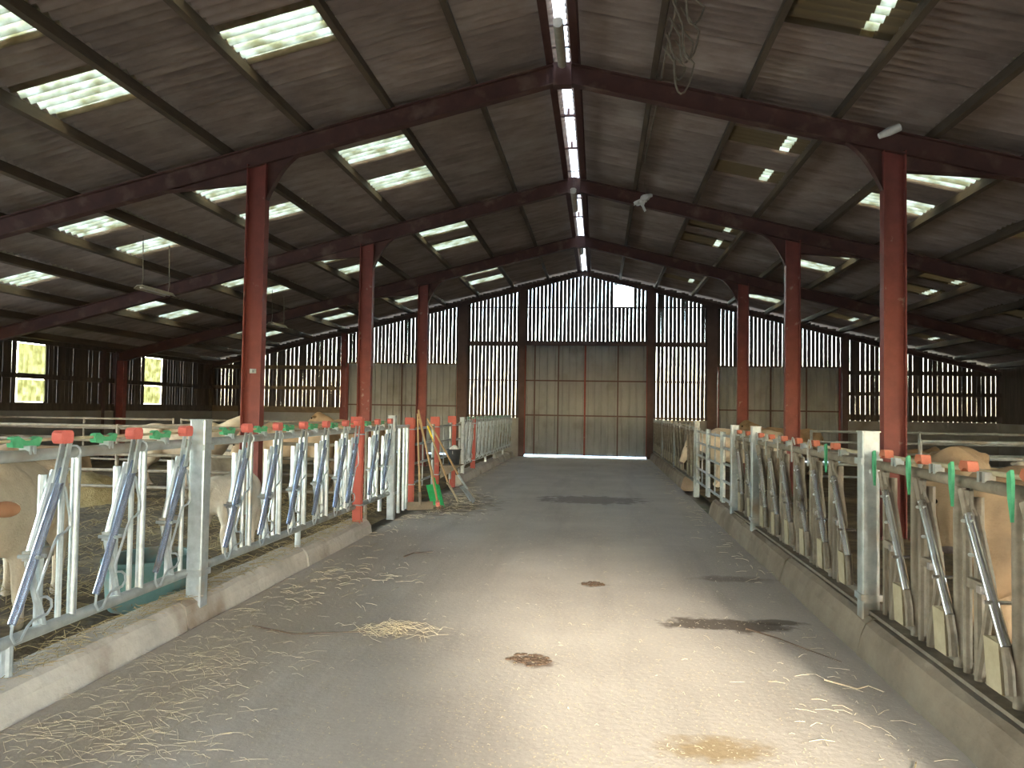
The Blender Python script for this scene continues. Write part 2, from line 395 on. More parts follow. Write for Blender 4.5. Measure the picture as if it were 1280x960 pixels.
# ridge caps: translucent, standing above an open slot
rt = link('roof_ridge', None); rt['kind'] = 'structure'; rt['label'] = 'translucent ridge cap strip above the open ridge slot'
cap = MB(); zc = ZR+.10
cap.prism([(-.20, -.05), (0, .0), (.20, -.05), (.20, -.04), (0, .012), (-.20, -.04)], 1, -.73, .73)
cm = cap.mesh('ridge_cap', 'ridge_light')
y = YB+.75
while y < YG: link('ridge_cap', cm, rt, (XC, y, zc+.02)); y += 1.48

# purlins
for sgn, side in ((-1, 'left'), (1, 'right')):
    for i, d in enumerate(PUR):
        h = .15; x = XC+sgn*d; zt = roofz(x)-AMP-.004
        steel = i == 0
        b = MB(); hw = .035 if not steel else .03
        b.box(-hw, hw, YB+.1, YG-.06, -h, 0)
        if steel: b.box(-hw-.02, hw+.02, YB+.1, YG-.06, -h, -h+.012)
        o = link('purlin', b.mesh('purlin', 'purlin_steel' if steel else 'purlin'), None, (x, 0, zt), (0, sgn*ANG, 0))
        lab = ('dark steel ridge purlin just %s of the ridge lights' % side) if i == 0 else \
            '%s timber purlin down from the ridge on the %s roof slope' % (ordinal(i-1), side)
        tag(o, lab, 'purlin', 'roof purlins')
# ties between the two ridge purlins
for yy, wh in ((11.9, 'just beyond the nearest rafter pair'), (13.4, 'shortly before the second rafter pair'), (16.6, 'just beyond the second rafter pair'), (18.2, 'shortly before the third rafter pair'), (21.5, 'between the third rafter pair and end wall')):
    o = link('ridge_tie', MB().box(-.13, .13, -.02, .02, -.03, .0).box(-.02, .02, -.015, .015, .0, .10).mesh('ridge_tie', 'purlin_steel'), None, (XC, yy, ZR-.155))
    tag(o, 'short dark tie bar under the ridge ' + wh, 'tie bar', 'ridge ties')

# ------------------------------------------------------------------ portal frames
def ibeam_x(b, p0, p1, depth, fw, tw=.012, tf=.016):
    """I section whose top edge runs from p0 to p1 in an XZ plane"""
    x0, y, z0 = p0; x1, _, z1 = p1
    for (a, c) in ((0, -tf), (-depth+tf, -depth)):
        b.v += [(x0, y-fw/2, z0+a), (x0, y+fw/2, z0+a), (x1, y+fw/2, z1+a), (x1, y-fw/2, z1+a),
                (x0, y-fw/2, z0+c), (x0, y+fw/2, z0+c), (x1, y+fw/2, z1+c), (x1, y-fw/2, z1+c)]
        k = len(b.v)-8
        b.f += [tuple(k+i for i in q) for q in ((0, 1, 2, 3), (4, 7, 6, 5), (0, 4, 5, 1), (1, 5, 6, 2), (2, 6, 7, 3), (3, 7, 4, 0))]
    k = len(b.v)
    b.v += [(x0, y-tw/2, z0-tf), (x0, y+tw/2, z0-tf), (x1, y+tw/2, z1-tf), (x1, y-tw/2, z1-tf),
            (x0, y-tw/2, z0-depth+tf), (x0, y+tw/2, z0-depth+tf), (x1, y+tw/2, z1-depth+tf), (x1, y-tw/2, z1-depth+tf)]
    b.f += [tuple(k+i for i in q) for q in ((0, 1, 2, 3), (4, 7, 6, 5), (0, 4, 5, 1), (1, 5, 6, 2), (2, 6, 7, 3), (3, 7, 4, 0))]
RT = .225          # rafter top below the sheet plane
RD = .27
which = {0: 'right over the camera, out of view', 1: 'just out of view before the nearest columns', 2: 'nearest to the camera, with the largest red columns', 3: 'second in view from the camera', 4: 'third in view, closest to the slatted end wall'}
for fi, y in enumerate(FR):
    t = thing('portal_frame', 'red steel portal frame ' + which[fi], 'roof frame', (XC, y, 0), group='portal frames')
    zt = ZR-RT
    for s in (-1, 1):
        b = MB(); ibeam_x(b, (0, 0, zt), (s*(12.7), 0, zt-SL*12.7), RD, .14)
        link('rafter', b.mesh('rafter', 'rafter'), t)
        # column with web in the frame's plane
        ztop = zt-SL*COLX-RD+.02
        b = MB(); D = .27; W = .14
        b.box(-D/2, -D/2+.014, -W/2, W/2, 0, ztop).box(D/2-.014, D/2, -W/2, W/2, 0, ztop).box(-D/2+.014, D/2-.014, -.006, .006, 0, ztop)
        col = link('column', b.mesh('column', 'red'), t, (s*COLX, 0, 0))
        b = MB().box(-.2, .2, -.13, .13, -.02, .02)
        for bx in (-.16, .16):
            for by in (-.1, .1): b.tube([(bx, by, .02), (bx, by, .05)], .014, 6)
        link('base_plate', b.mesh('base_plate', 'red'), col)
        if fi == 2 and s < 0:      # small galvanised fitting on the face of the nearest left column
            b = MB().box(-.045, .045, -.012, -.006, 1.96, 2.02).tube([(0, -.06, 1.99), (0, -.012, 1.99)], .018, 8)
            link('insulator', b.mesh('insulator', 'galv_grey'), col)
        # haunches: curved inner gusset, long straight outer gusset
        def under(dx): return zt-SL*abs(dx)-RD+.012
        poly = []; n = 8; R0 = .62
        xin = s*(COLX-D/2)
        for k in range(n+1):
            a = math.pi/2*k/n
            dx = xin-s*R0*(1-math.sin(a)); poly.append((dx, under(xin)-.02-R0*.62*(1-math.cos(a))*1.0+ (under(dx)-under(xin))*(1-math.sin(a))**0.5))
        xo = s*(COLX-D/2-R0)
        inner = [(xin, under(xin)), (xo, under(xo))]
        for k in range(1, n):
            a = k/n
            inner.append((xo+(xin-xo)*a, under(xo)+(under(xin)-.50-under(xo))*a**2.2))
        inner.append((xin, under(xin)-.50))
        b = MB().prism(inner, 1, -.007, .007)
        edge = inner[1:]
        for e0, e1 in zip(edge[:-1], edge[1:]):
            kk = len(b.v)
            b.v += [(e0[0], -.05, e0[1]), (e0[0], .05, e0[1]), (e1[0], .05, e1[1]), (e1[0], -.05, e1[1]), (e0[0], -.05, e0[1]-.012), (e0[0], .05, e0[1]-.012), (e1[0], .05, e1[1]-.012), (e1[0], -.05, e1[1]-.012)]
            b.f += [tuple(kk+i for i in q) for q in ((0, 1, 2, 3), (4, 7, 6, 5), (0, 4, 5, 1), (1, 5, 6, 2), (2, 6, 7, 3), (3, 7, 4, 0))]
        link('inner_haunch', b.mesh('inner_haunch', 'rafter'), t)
        x0 = s*(COLX+D/2); x1 = s*(COLX+1.35)
        poly = [(x0, under(x0)), (x1, under(x1)), (x0, under(x0)-.20)]
        b = MB().prism(poly, 1, -.007, .007)
        kk = len(b.v); e0, e1 = poly[1], poly[2]
        b.v += [(e0[0], -.06, e0[1]), (e0[0], .06, e0[1]), (e1[0], .06, e1[1]), (e1[0], -.06, e1[1]), (e0[0], -.06, e0[1]-.014), (e0[0], .06, e0[1]-.014), (e1[0], .06, e1[1]-.014), (e1[0], -.06, e1[1]-.014)]
        b.f += [tuple(kk+i for i in q) for q in ((0, 1, 2, 3), (4, 7, 6, 5), (0, 4, 5, 1), (1, 5, 6, 2), (2, 6, 7, 3), (3, 7, 4, 0))]
        link('outer_haunch', b.mesh('outer_haunch', 'rafter'), t)
    b = MB().box(-.12, .12, -.075, .075, zt-RD-.05, zt-.02)
    link('apex_plate', b.mesh('apex_plate', 'rafter'), t)
    for s in (-1, 1): link('eave_post', MB().box(s*12.6-.1, s*12.6+.1, -.08, .08, 0, zt-SL*12.75-RD+.05).mesh('eave_post', 'red'), t)

# ------------------------------------------------------------------ front gable wall
wall = MB()
for (a, b_) in ((XL, -8.62), (7.72, XR)):
    wall.box(a, b_, YG-.1, YG+.1, -.1, 1.335)
for (a, b_) in ((-4.62, -2.56), (1.70, 3.74)): wall.box(a, b_, YG-.1, YG+.1, -.1, 1.265)
wf = struct('wall_front', wall.mesh('wall_front', 'concrete'), 'far gable wall of dark upright slats with bright gaps over grey concrete')
BW = MB().box(-.5, .5, -.005, .005, 0, 1).mesh('board', 'board')
def zone(x):
    """bottom of the boards at x, and the usual gap"""
    if -2.5 < x < 1.64: return 3.72, .0092
    if -4.55 < x <= -2.5 or 1.64 <= x < 3.65: return 1.25, .0092
    if -8.6 < x <= -4.55: return 2.93, (.0082 if x > -6.5 else .0068)
    if 3.65 <= x < 7.7: return 2.93, (.0074 if x < 5.5 else .0064)
    return 1.32, .0059
x = XL+.06
while x < XR-.06:
    z0, gap = zone(x+.06)
    g = max(.0035, gap*(rnd.uniform(.8, 1.25) if gap > .009 else rnd.uniform(.72, 1.28)))
    if gap == .0059 and rnd.random() < .06: g *= 1.5
    wid = .128-g if gap != .0059 else rnd.uniform(.12, .16)
    xc = x+wid/2
    top = roofz(xc)-AMP-.01-rnd.uniform(.02, .06)
    lean = rnd.uniform(-.0012, .0012)
    hole = .40 < xc < 1.12
    if hole:
        link('board', BW, wf, (xc, YG, z0), (0, lean, 0), (wid, 1, 4.95-z0))
        link('board', BW, wf, (xc, YG, 5.68), (0, lean, 0), (wid, 1, top-5.68))
    else:
        link('board', BW, wf, (xc, YG+rnd.uniform(-.004, .004), z0), (0, lean, 0), (wid, 1, top-z0))
    x += wid+g
# girts and posts of the gable
def girt(x0, x1, z, h=.12, m='steel_dark', d=.09):
    link('girt', MB().box(x0, x1, YG-.02-d, YG-.02, z-h/2, z+h/2).mesh('girt', m), wf)
girt(-4.5, 3.6, 4.93, .05, d=.05); girt(-4.5, -2.5, 3.72, .16); girt(-2.5, 1.64, 3.74, .16); girt(1.64, 3.6, 3.72, .16)
girt(-4.5, -2.5, 2.50, .05, d=.05); girt(1.64, 3.6, 2.50, .05, d=.05); girt(-4.5, -2.5, 1.32, .06, d=.05); girt(1.64, 3.6, 1.32, .06, d=.05)
girt(-8.6, -4.6, 2.98, .14, 'board_brown'); girt(3.7, 7.7, 2.98, .14)
girt(XL, -8.6, 2.86, .14, 'board_brown'); girt(XL, -8.6, 2.16, .12, 'board_brown'); girt(XL, -8.6, 1.42, .20, 'board_brown')
girt(7.7, XR, 2.86, .14, 'board'); girt(7.7, XR, 2.20, .12, 'board'); girt(7.7, XR, 1.46, .18, 'board')
for s in (-1, 1):      # rake beams under the roof edge
    b = MB(); ibeam_x(b, (XC, YG-.14, ZR-.17), (XC+s*12.85, YG-.14, ZR-.17-SL*12.85), .16, .1)
    link('rake_beam', b.mesh('rake_beam', 'steel_dark'), wf)
for px, hw in ((-4.52, .16), (-2.52, .09), (1.66, .10), (3.62, .16), (-8.60, .09), (7.70, .09), (-12.2, .07)):
    top = roofz(px)-.28
    b = MB().box(px-hw, px+hw, YG-.24, YG-.225, 0, top).box(px-hw, px+hw, YG-.075, YG-.06, 0, top).box(px-.008, px+.008, YG-.225, YG-.075, 0, top)
    link('gable_post', b.mesh('gable_post', 'red' if px in (-8.60,) else 'steel_dark'), wf)

# doors: ribbed sheet leaves
def leaf(parent, x0, x1, z0, z1, rails, stiles, y=YG-.12, m='sheet_door'):
    # ribbed panels between the rails and stiles
    zs = [z0]+[r for r in rails]+[z1]; xs = [x0]+stiles+[x1]
    for xa, xb in zip(xs[:-1], xs[1:]):
        for za, zb in zip(zs[:-1], zs[1:]):
            b = MB(); poly = [(xa, 0)]; n = max(2, int((xb-xa)/.2)); st = (xb-xa)/n
            for k in range(n):
                c = xa+st*(k+.5); poly += [(c-.035, 0), (c-.02, -.022), (c+.02, -.022), (c+.035, 0)]
            poly += [(xb, 0), (xb, .008), (xa, .008)]
            b.prism(poly, 2, za, zb)
            link('door_panel', b.mesh('door_panel', m), parent, (0, y, 0))
    for r in rails: link('door_rail', MB().box(x0, x1, y-.05, y-.012, r-.022, r+.022).mesh('door_rail', 'steel_dark'), parent)
    for s in stiles: link('door_stile', MB().box(s-.022, s+.022, y-.052, y-.014, z0, z1).mesh('door_stile', 'steel_dark'), parent)
    for s in (x0, x1-.045): link('door_edge', MB().box(s, s+.045, y-.056, y+.02, z0, z1).mesh('door_edge', 'red' if z0 < 1 else 'steel_dark'), parent)
d = link('door_1', None); d['kind'] = 'structure'; d['label'] = 'tall double-leaf grey ribbed metal door closing the end of the passage'
xm = -.445
leaf(d, -2.44, xm+.03, .07, 3.66, [1.36, 2.50], [-2.10, -1.32])
leaf(d, xm-.03, 1.58, .06, 3.66, [1.36, 2.50], [.62], y=YG-.14)
link('door_head_rail', MB().box(-2.56, 1.72, YG-.22, YG-.1, 3.66, 3.74).mesh('door_head_rail', 'steel_dark'), d)
d = link('door_2', None); d['kind'] = 'structure'; d['label'] = 'grey ribbed sliding metal door left of the passage end'
leaf(d, -8.48, -4.66, .05, 3.0, [1.62], [-6.58])
d = link('door_3', None); d['kind'] = 'structure'; d['label'] = 'grey ribbed sliding metal door right of the passage end'
leaf(d, 3.80, 7.58, .05, 3.0, [1.62], [5.45, 6.55])

# ------------------------------------------------------------------ left side wall
wall = MB().box(XL-.1, XL+.1, 11.5, YG+.1, -.1, 1.32)  # near end left open out of view, to let more light in
wl_ = struct('wall_left', wall.mesh('wall_left', 'concrete'), 'left side wall with grey concrete base and dark upright boards')
BWY = MB().box(-.005, .005, -.5, .5, 0, 1).mesh('board', 'board')
WIN = [(16.42, 17.36), (21.42, 22.30)]
eave = roofz(XL)-.06
far = MB(); y = 12.0
while y < YG-.1:
    wid = rnd.uniform(.12, .16); g = rnd.choice([.0, .003, .007, .010, .0125])
    yc = y+wid/2
    inwin = any(a < yc < b for a, b in WIN)
    if yc > 13.5:
        if inwin:
            link('board', BWY, wl_, (XL, yc, 1.30), (0, 0, 0), (1, wid, .22))
        else:
            link('board', BWY, wl_, (XL, yc, 1.30), (rnd.uniform(-.003, .003), 0, 0), (1, wid, eave-1.30))
    else:
        far.box(XL-.012, XL+.012, y, y+wid, 1.3, eave)
    y += wid+g
o = link('boards_behind', far.mesh('boards_behind', 'board'), wl_); o['kind'] = 'stuff'
link('corner_board', MB().box(XL-.03, XL+.09, YG-.16, YG+.05, 1.3, eave-.02).mesh('corner_board', 'board'), wl_)
for z, h in ((1.42, .18), (2.14, .12), (2.98, .12)):
    link('girt', MB().box(XL+.015, XL+.10, 12.0, YG-.1, z-h/2, z+h/2).mesh('girt', 'board'), wl_)
for yy in (9.95, 14.95, 19.4, 19.95):
    link('wall_post', MB().box(XL+.02, XL+.14, yy-.05, yy+.05, -.05, eave-.1).mesh('wall_post', 'steel_dark'), wl_)
# yellowed translucent wall sheets, corrugated upright
for n, (a, b_) in enumerate(WIN):
    wnd = link('window_%d' % (n+1), None); wnd['kind'] = 'structure'
    wnd['label'] = ['yellowed translucent corrugated wall light nearer the camera', 'yellowed translucent corrugated wall light nearer the far corner'][n]
    for za, zb in ((1.54, 2.06), (2.20, 2.90)):
        b = MB(); segs = 40
        for side in (0, 1):
            for zz in (za, zb):
                for i in range(segs+1):
                    yy = a+(b_-a)*i/segs; b.v.append((XL+.018*math.cos(2*math.pi*(yy-a)/.15)+side*.006, yy, zz))
        m_ = segs+1
        for i in range(segs):
            b.f.append((i, i+1, m_+i+1, m_+i)); b.f.append((2*m_+i, 3*m_+i, 3*m_+i+1, 2*m_+i+1))
        link('light_sheet', b.mesh('light_sheet', 'side_light', True), wnd)

# ------------------------------------------------------------------ right side wall: boarded from beside the camera to the far gable
wall = MB().box(XR-.1, XR+.1, 2.0, YG+.1, -.1, 1.32)  # unseen stretch behind this start left open to brighten the inside
wr = struct('wall_right', wall.mesh('wall_right', 'concrete'), 'right side wall with grey concrete base and dark boards')
far = MB(); y = 2.0
while y < YG-.1:
    wid = rnd.uniform(.12, .16); far.box(XR-.012, XR+.012, y, y+wid, 1.3, roofz(XR)-.06); y += wid+rnd.choice([0, .003, .008])
o = link('boards', far.mesh('boards', 'board'), wr); o['kind'] = 'stuff'
# ------------------------------------------------------------------ back gable behind the camera, with its open doorway
DO = (1.25, 3.12, 3.62)
wall = MB()
wall.box(XL, DO[0], YB-.1, YB+.1, -.1, 1.3).box(DO[1], XR, YB-.1, YB+.1, -.1, 1.3)
wb = struct('wall_back', wall.mesh('wall_back', 'concrete'), 'back gable wall behind the camera')
far = MB(); x = XL
while x < XR:
    wid = .14; z0 = 1.3; xx = x+wid/2
    if DO[0] < xx < DO[1]: z0 = DO[2]
    far.box(x, x+wid, YB-.012, YB+.012, z0, roofz(xx)-.07); x += wid+.004
o = link('boards_behind', far.mesh('boards_behind', 'board'), wb); o['kind'] = 'stuff'

# ------------------------------------------------------------------ headlock feed fences
LX, RX = -2.87, 1.80
def part_meshes(side):
    """shared part meshes of one headlock place; y runs along the fence, x>0 is the passage side of the left fence"""
    s = 1 if side == 'L' else -1
    P = {}
    def T(pts, r, m, n=8, smooth=True):
        return MB().tube([(s*p[0], p[1], p[2]) for p in pts], r, n).mesh('tube', m, smooth)
    if side == 'L':
        g = 'galv'
        P['upright'] = T([(0, .17, .34), (0, .17, 1.24)], .025, g, 10)
        P['thin_upright'] = T([(-.01, .075, .34), (-.01, .075, 1.23)], .016, g)
        P['fixed_tube'] = T([(-.035, -.045, .34), (-.035, -.04, 1.14)], .021, g)
        P['kinked_strut'] = T([(.0, -.05, .36), (.0, -.165, .70), (.0, -.16, .75), (.0, .0, 1.16)], .020, g)
        b = MB().box(-.02, .028, -.19, -.02, .715, .765); P['bracket'] = b.mesh('bracket', 'galv_grey')
        b = MB()
        b.tube([(-.03, 0, .74), (.085, 0, .74)], .011, 6)
        P['bolt'] = b.mesh('bolt', 'galv')
        b = MB().tube([(.055, .0, 1.17), (.055, -.30, .50), (.055, -.335, .44)], [.022, .022, .019], 10); P['locking_bar'] = b.mesh('locking_bar', 'bar_blue', True)
        b = MB()
        for xx in (.035, .075):
            b.v += [(xx-.005, -.06, 1.10), (xx+.005, -.06, 1.10), (xx+.005, -.02, 1.10), (xx-.005, -.02, 1.10), (xx-.005, .005, 1.36), (xx+.005, .005, 1.36), (xx+.005, .035, 1.36), (xx-.005, .035, 1.36)]
            k = len(b.v)-8; b.f += [tuple(k+i for i in q) for q in ((0, 1, 2, 3), (4, 7, 6, 5), (0, 4, 5, 1), (1, 5, 6, 2), (2, 6, 7, 3), (3, 7, 4, 0))]
        P['latch_arm'] = b.mesh('latch_arm', g)
        b = MB(); b.prism([(-.065, 1.325), (-.05, 1.305), (.02, 1.305), (.03, 1.325), (.03, 1.36), (.015, 1.375), (-.045, 1.375), (-.065, 1.36)], 0, .025, .082); P['latch_cap'] = b.mesh('latch_cap', 'red_plastic')
        b = MB().tube([(.055, -.03, 1.09), (.055, .01, 1.07), (.055, .055, .92), (.055, .06, .86), (.055, .03, .835), (.055, -.03, .82), (.055, -.06, .78), (.055, -.165, .565), (.055, -.155, .53), (.055, -.10, .52), (.055, -.065, .495), (.055, -.06, .46), (.055, -.09, .43), (.055, -.19, .425), (.055, -.23, .40), (.055, -.27, .35), (.055, -.31, .345), (.055, -.335, .385), (.055, -.325, .47)], .0075, 6)
        P['guide_rod'] = b.mesh('guide_rod', 'galv', True)
        b = MB(); poly = [(-.30, 1.325), (-.29, 1.295), (-.20, 1.285), (-.11, 1.295), (-.09, 1.335), (-.12, 1.345), (-.17, 1.325), (-.21, 1.325), (-.26, 1.35), (-.29, 1.345)]
        b.prism(poly, 0, -.04, -.005); P['release_clip'] = b.mesh('release_clip', 'green_plastic')
        b = MB()
        for yy in (-.215, -.185): b.box(-.03, .03, yy-.008, yy+.008, 1.255, 1.30)
        P['saddle'] = b.mesh('saddle', g)
        b = MB(); pts = [(.034*math.cos(a), .155, 1.25+.036*math.sin(a)) for a in [math.pi*(-.35+1.7*k/9) for k in range(10)]]
        b.tube(pts, .006, 6); P['rail_clamp'] = b.mesh('rail_clamp', g, True)
    else:
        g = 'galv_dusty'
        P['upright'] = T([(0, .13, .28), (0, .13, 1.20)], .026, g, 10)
        P['thin_upright'] = T([(0, .04, .28), (0, .04, 1.20)], .021, g)
        P['fixed_tube'] = T([(0, -.075, .28), (0, -.075, 1.14)], .024, g)
        P['kinked_strut'] = T([(.01, -.09, .30), (.01, -.215, .72), (.01, -.20, .78), (.01, -.05, 1.12)], .021, g)
        b = MB().box(-.05, -.02, -.25, -.06, .715, .76); P['bracket'] = b.mesh('bracket', g)
        P['nut'] = MB().box(-.075, -.05, -.245, -.205, .72, .755).mesh('nut', 'chrome'); P['bolt'] = MB().tube([(-.09, 0, .70), (.03, 0, .70)], .010, 6).mesh('bolt', 'chrome')
        b = MB().tube([(-.045, -.075, 1.06), (-.045, -.40, .53)], [.024, .024], 10); P['locking_bar'] = b.mesh('locking_bar', 'chrome', True)
        P['bar_foot'] = MB().tube([(-.045, -.40, .53), (-.045, -.43, .44), (-.045, -.44, .34)], .022, 8).mesh('bar_foot', g, True)
        b = MB().tube([(-.045, -.02, 1.17), (-.045, -.075, 1.06)], .027, 8)
        b.box(-.055, -.035, -.10, -.01, 1.10, 1.17)
        P['bar_sleeve'] = b.mesh('bar_sleeve', g, True)
        b = MB()   # open channel paddle at the foot of the bar
        for (xa, xb, ya, yb) in ((-.075, -.063, -.40, -.27), (-.075, -.015, -.40, -.388), (-.075, -.015, -.282, -.27)):
            b.v += [(xx, yy-(.03 if zz < .4 else 0), zz) for zz in (.335, .545) for yy in (ya, yb) for xx in (xa, xb)]
            k = len(b.v)-8; b.f += [tuple(k+i for i in q) for q in ((0, 2, 3, 1), (4, 5, 7, 6), (0, 1, 5, 4), (2, 6, 7, 3), (0, 4, 6, 2), (1, 3, 7, 5))]
        P['paddle'] = b.mesh('paddle', 'paddle')
        b = MB().tube([(-.05, -.02, 1.02), (-.05, -.12, 1.03)], .009, 6).tube([(-.05, -.09, .87), (-.05, -.20, .885)], .009, 6); P['peg'] = b.mesh('peg', 'wire')
        b = MB(); b.prism([(-.05, 1.30), (.03, 1.30), (.045, 1.275), (.015, 1.255), (.0, 1.27), (-.03, 1.275), (-.06, 1.258)], 0, -.04, .01); b.box(-.04, .01, -.045, .025, 1.295, 1.308)
        P['latch_cap'] = b.mesh('latch_cap', 'orange_plastic')
        b = MB(); b.prism([(.045, 1.30), (.075, 1.285), (.07, 1.18), (.045, 1.08), (.038, 1.18), (.035, 1.26)], 0, -.075, -.06); P['strap'] = b.mesh('strap', 'green_plastic')
        b = MB().tube([(-.06, .05, 1.09), (-.06, .055, 1.20), (-.06, .045, 1.28), (-.06, .02, 1.31), (-.06, -.02, 1.30), (-.055, -.04, 1.25)], .007, 6); P['wire_loop'] = b.mesh('wire_loop', 'wire', True)
        b = MB()
        for yy in (-.17, -.12): b.box(-.025, .025, yy-.012, yy+.012, 1.20, 1.265)
        P['saddle'] = b.mesh('saddle', 'galv_grey')
        b = MB().tube([(-.02, -.05, 1.17), (-.05, -.10, 1.14), (-.05, -.13, 1.09), (-.03, -.11, 1.06)], .008, 6); P['rail_clamp'] = b.mesh('rail_clamp', g, True)
    return P
PL, PR = part_meshes('L'), part_meshes('R')
for P_, m_ in ((PL, 'galv_grey'), (PR, 'galv_dusty')):
    P_['far_bar'] = P_['locking_bar'].copy(); P_['far_bar'].materials[0] = M[m_]
def rail(y0, y1, z, r, m, x=0.0, n=10):
    return MB().tube([(x, y0, z), (x, y1, z)], r, n).mesh('rail', m, True)
def panel(side, y0, y1, tags, label, detail=2, feet=(), skip_uprights=()):
    P = PL if side == 'L' else PR; X = LX if side == 'L' else RX
    t = thing('headlock_panel', label, 'feed fence', (X, y0, 0), group='headlock panels of the %s feed fence' % ('left' if side == 'L' else 'right'))
    L = y1-y0
    if side == 'L':
        link('top_rail', rail(0, L, 1.25, .031, 'galv_grey'), t); link('bottom_rail', rail(0, L, .34, .031, 'galv_grey'), t)
        link('release_rod', rail(0, L, 1.325, .009, 'paddle', -.022), t)
    else:
        link('top_rail', rail(0, L, 1.20, .030, 'galv_dusty'), t)
        link('bottom_rail', MB().box(-.05, .05, 0, L, .245, .265).box(.03, .05, 0, L, .265, .31).mesh('bottom_rail', 'galv_dusty'), t)
        link('release_rod', rail(0, L, 1.262, .012, 'paddle', .02), t)
    for f in feet:
        ft = link('foot', MB().tube([(0, f-y0, .15), (0, f-y0, .34)], .028, 10).mesh('foot', 'galv'), t)
    for k, y in enumerate(tags):
        yy = y-y0
        def add(n, par=t, dy=0): return link(n, P[n], par, (0, yy, 0) if par is t else (0, dy, 0))
        if yy+.2 < L: add('upright')
        if yy+.1 < L: add('thin_upright')
        add('fixed_tube'); add('kinked_strut')
        bar = link('locking_bar', P['locking_bar'] if detail > 1 else P['far_bar'], t, (0, yy, 0))
        if detail > 1: add('latch_cap', bar)
        if side == 'L':
            add('latch_arm', bar)
            if detail > 0: add('guide_rod', bar); add('release_clip'); add('saddle')
            if detail > 1: add('bracket'); add('bolt', bar, -.20); add('bolt', bar, -.155)
            if detail > 1 and yy+.2 < L: add('rail_clamp')
        else:
            add('bar_sleeve', bar); add('bar_foot', bar)
            if detail > 0: add('paddle', bar); add('bracket'); add('saddle')
            if detail > 1: add('bolt', bar, -.31); add('nut', bar); add('peg'); add('rail_clamp')
            add('strap', bar) if (detail > 1 and y < 6.3) else add('wire_loop', bar)
    return t
def tags_between(y0, y1, pitch, off): 
    r = []; y = y0+off
    while y < y1-.03: r.append(y); y += pitch
    return r
panel('L', 2.0, 5.14, [2.55, 3.18, 3.81, 4.44, 5.03], 'bright galvanised headlock panel nearest the camera on the left', 2, (3.52,))
tp = panel('L', 5.29, 8.89, [5.96, 6.56, 7.16, 7.78, 8.40, 8.82], 'galvanised headlock panel between the box post and first red post', 2, (7.2,))
link('upright', PL['upright'], tp, (0, -.06, 0)); link('thin_upright', PL['thin_upright'], tp, (0, -.03, 0))
link('warning_sleeve', MB().tube([(-.01, .045, 1.02), (-.01, .045, 1.15)], .019, 8).mesh('warning_sleeve', 'yellow', True), tp)
ck = link('control_knob', MB().ball((.02, .06, 1.31), (.03, .03, .03)).mesh('control_knob', 'red_plastic', True), tp)
b = MB(); b.tube([(.0, .09+.05*math.sin(a), 1.30+.055*math.cos(a)) for a in [math.pi*k/8 for k in range(9)]], .012, 6)
link('control_lever', b.mesh('control_lever', 'green_plastic', True), tp)
panel('L', 9.04, 10.39, [9.66, 10.26], 'short galvanised headlock panel just past the first red post', 2, (10.0,))
panel('L', 16.08, 17.36, [16.60, 17.22], 'short headlock panel between the far box post and red post', 1)
panel('L', 17.50, 21.27, tags_between(17.5, 21.2, .62, .4), 'headlock panel beyond the far red post on the left', 1, (19.6,))
panel('L', 21.43, 25.1, tags_between(21.43, 25.1, .62, .4), 'farthest headlock panel on the left beside the passage door', 1, (23.2,))
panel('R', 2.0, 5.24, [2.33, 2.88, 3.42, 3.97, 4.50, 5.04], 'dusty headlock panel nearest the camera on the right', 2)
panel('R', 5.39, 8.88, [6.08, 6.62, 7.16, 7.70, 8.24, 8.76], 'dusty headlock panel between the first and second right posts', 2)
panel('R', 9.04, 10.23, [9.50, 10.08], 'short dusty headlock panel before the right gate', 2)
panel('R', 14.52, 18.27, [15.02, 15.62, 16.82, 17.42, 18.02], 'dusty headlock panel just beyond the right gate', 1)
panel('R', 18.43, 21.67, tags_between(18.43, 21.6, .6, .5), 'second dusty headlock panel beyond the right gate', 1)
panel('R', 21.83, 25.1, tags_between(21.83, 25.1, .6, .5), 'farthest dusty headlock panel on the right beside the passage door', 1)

# ------------------------------------------------------------------ fence posts
def box_post(y, X, z0, z1, hw, label, m='galv', plate=True, xoff=0.0, cat='post', grp='galvanised fence posts'):
    t = thing('fence_post', label, cat, (X+xoff, y, 0), group=grp)
    b = MB(); w = hw*.99
    b.prism([(-hw, -hw+.008), (-hw+.008, -hw), (hw-.008, -hw), (hw, -hw+.008), (hw, hw-.008), (hw-.008, hw), (-hw+.008, hw), (-hw, hw-.008)], 2, z0, z1)
    link('shaft', b.mesh('shaft', m), t)
    link('cap', MB().box(-hw-.003, hw+.003, -hw-.003, hw+.003, z1, z1+.008).mesh('cap', m), t)
    if plate:
        for z in (.34, 1.22): link('strap_clamp', MB().box(-hw-.012, hw+.012, -hw-.012, hw+.012, z-.02, z+.02).mesh('strap_clamp', m), t)
    return t
box_post(5.21, LX, 0, 1.41, .055, 'tall bright galvanised box post nearest the camera on the left', xoff=.06)
box_post(10.46, LX, -.02, 1.41, .05, 'galvanised box post beside the narrow pass on the left', xoff=.03)
box_post(16.0, LX, -.02, 1.34, .05, 'galvanised box post beyond the bucket and tools', xoff=.03)
box_post(5.31, RX, 0, 1.41, .055, 'tall dusty box post nearest the camera on the right', 'galv_grey', xoff=-.03)
box_post(8.96, RX, -.02, 1.37, .05, 'second dusty box post along the right fence', 'galv_grey', xoff=-.03)
box_post(10.31, RX, -.02, 1.36, .05, 'third dusty box post, just before the right gate', 'galv_grey', xoff=-.03)
box_post(14.44, RX, -.02, 1.36, .05, 'box post at the far end of the right gate', 'galv_grey')
box_post(18.35, RX, -.02, 1.30, .045, 'box post midway along the far right fence', 'galv_grey')
